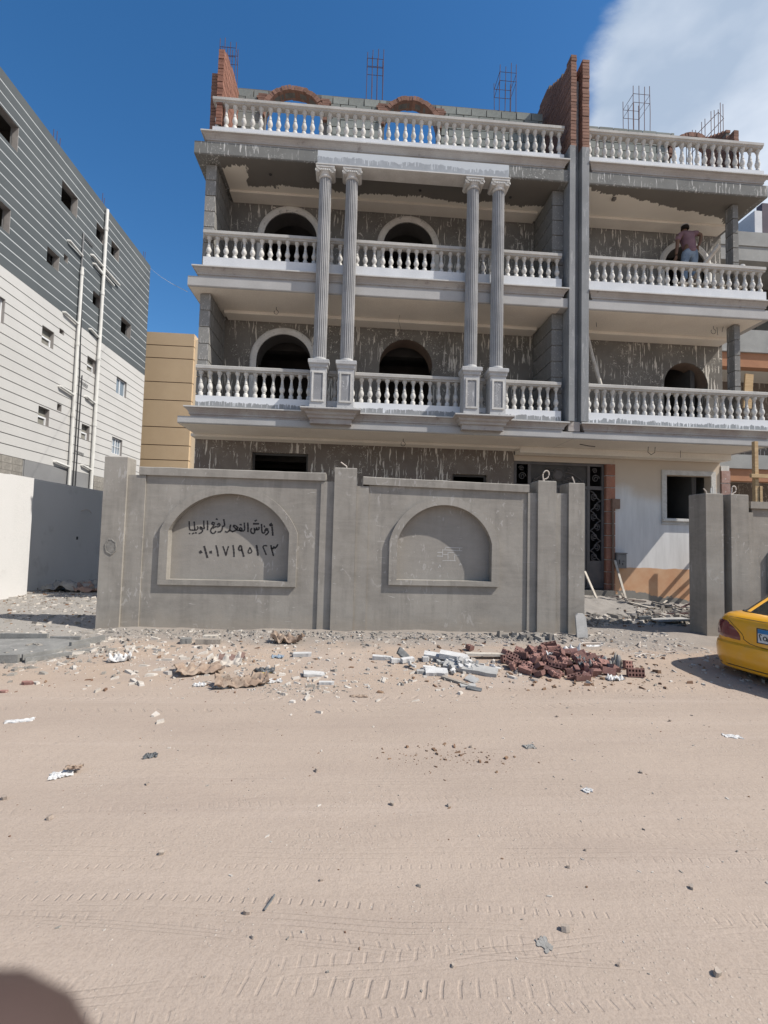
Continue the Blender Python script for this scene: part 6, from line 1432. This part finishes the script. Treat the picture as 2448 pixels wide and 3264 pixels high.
chips('white_chips', mottled('white_chip', (0.56, 0.52, 0.475), (0.42, 0.38, 0.335), 9, 0.9, 0.1), [(900, G(-4.2, 4.2, 7.5, 0.28), 0.006, 0.05, 0.8), (900, U(-5.0, 5.2, 4.9, 7.5), 0.006, 0.05, 0.8), (500, Nn(-0.5, 5.4, 1.1, 0.5), 0.008, 0.06, 0.7), (350, Nn(-1.9, 6.1, 0.7, 0.6), 0.008, 0.08, 0.8), (220, Nn(-3.6, 6.3, 0.5, 0.5), 0.01, 0.08, 0.8),
      (1000, U(-9.5, -4.0, 7.4, 12.5), 0.012, 0.09, 0.7), (1300, U(4.3, 8.8, 8.9, 11.2), 0.012, 0.12, 0.7), (500, U(4.0, 5.6, 6.3, 8.4), 0.008, 0.06, 0.6), (260, U(-3, 4.5, 1.8, 5.0), 0.004, 0.016, 0.8), (260, Nn(1.4, 5.75, 0.35, 0.22), 0.01, 0.06, 0.9), (160, Nn(-0.55, 4.95, 0.35, 0.12), 0.006, 0.03, 0.7)], 5, 'white plaster and stone chips scattered over the verge')
chips('grey_chips', mottled('grey_chip', (0.31, 0.285, 0.255), (0.23, 0.21, 0.19), 9, 0.95, 0.1), [(2200, G(-4.2, 4.3, 7.58, 0.2), 0.006, 0.055, 0.8), (900, U(-5.0, 5.2, 5.0, 7.5), 0.006, 0.05, 1), (500, Nn(-3.7, 6.3, 0.45, 0.45), 0.008, 0.08, 0.7), (160, Nn(2.9, 7.52, 0.22, 0.09), 0.03, 0.12, 1.2), (1200, U(-9.5, -4.0, 7.4, 13), 0.012, 0.08, 0.8), (1600, U(4.2, 8.9, 8.8, 11.3), 0.012, 0.14, 0.9), (420, U(-3, 4.5, 1.6, 5.0), 0.003, 0.014, 0.9), (160, Nn(-0.6, 4.9, 0.3, 0.1), 0.006, 0.03, 0.9)], 6, 'grey cement crumbs along the foot of the wall')
chips('brown_chips', mottled('brown_chip', (0.24, 0.16, 0.105), (0.17, 0.10, 0.07), 9, 0.95, 0.1), [(700, U(-5.0, 5.2, 4.8, 7.6), 0.006, 0.05, 0.8), (420, Nn(2.7, 5.8, 0.7, 0.4), 0.01, 0.06, 1), (500, U(-9.5, -4.0, 7.4, 12.5), 0.01, 0.06, 0.8), (500, U(4.2, 8.9, 8.6, 11.3), 0.01, 0.08, 0.8), (300, U(-3, 4.5, 1.7, 5.0), 0.003, 0.012, 0.8), (120, Nn(0.7, 3.45, 0.22, 0.1), 0.005, 0.03, 0.8)], 7, 'brown brick crumbs and splinters scattered over the verge')

# ------------------------------------------------------------------ the photographer's hand at the phone, fingertip reaching over the lens
def cpt(x, y, d): return Vector((0, 0, 1.6))+rr*x+uu*y+fw*d
HJ = []; HE = []
def hj(x, y, d, r): HJ.append((tuple(cpt(x, y, d)), r)); return len(HJ)-1
palm = hj(-0.085, -0.125, -0.030, (0.036, 0.024)); wrist = hj(-0.10, -0.185, -0.060, (0.030, 0.024)); arm1 = hj(-0.13, -0.32, -0.16, 0.036); arm2 = hj(-0.16, -0.44, -0.27, 0.044)
HE += [(palm, wrist), (wrist, arm1), (arm1, arm2)]
kn = hj(-0.070, -0.088, -0.006, 0.014)
HE.append((palm, kn))
i1 = hj(-0.050, -0.064, 0.014, 0.0105); i2 = hj(-0.0265, -0.0365, 0.0165, 0.0092); i3 = hj(-0.0126, -0.0193, 0.0142, 0.0079)
HE += [(kn, i1), (i1, i2), (i2, i3)]
for n_, (dx, dy) in enumerate(((-0.004, -0.020), (-0.010, -0.040), (-0.018, -0.058))):      # the other fingers curl round the phone
    r = 0.0095-0.0008*n_
    a = hj(-0.074+dx, -0.088+dy, -0.004, r*1.2); b = hj(-0.056+dx, -0.072+dy, 0.012, r); c_ = hj(-0.036+dx, -0.066+dy, 0.010, r*0.9); d_ = hj(-0.024+dx, -0.066+dy, 0.002, r*0.8)
    HE += [(palm, a), (a, b), (b, c_), (c_, d_)]
t1 = hj(-0.066, -0.098, -0.045, 0.014); t2 = hj(-0.046, -0.070, -0.052, 0.011); t3 = hj(-0.034, -0.050, -0.050, 0.009)
HE += [(wrist, t1), (t1, t2), (t2, t3)]
hw_ = cpt(-0.085, -0.125, -0.03)
hm = skin_mesh(HJ, HE, 'hand', m_skin_shaded, 2, root=palm)
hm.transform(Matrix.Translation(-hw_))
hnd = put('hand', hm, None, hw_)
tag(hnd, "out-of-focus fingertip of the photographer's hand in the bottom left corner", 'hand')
cam_d.clip_start = 0.002
cam_d.dof.use_dof = True; cam_d.dof.focus_distance = 9.0; cam_d.dof.aperture_fstop = 20.4
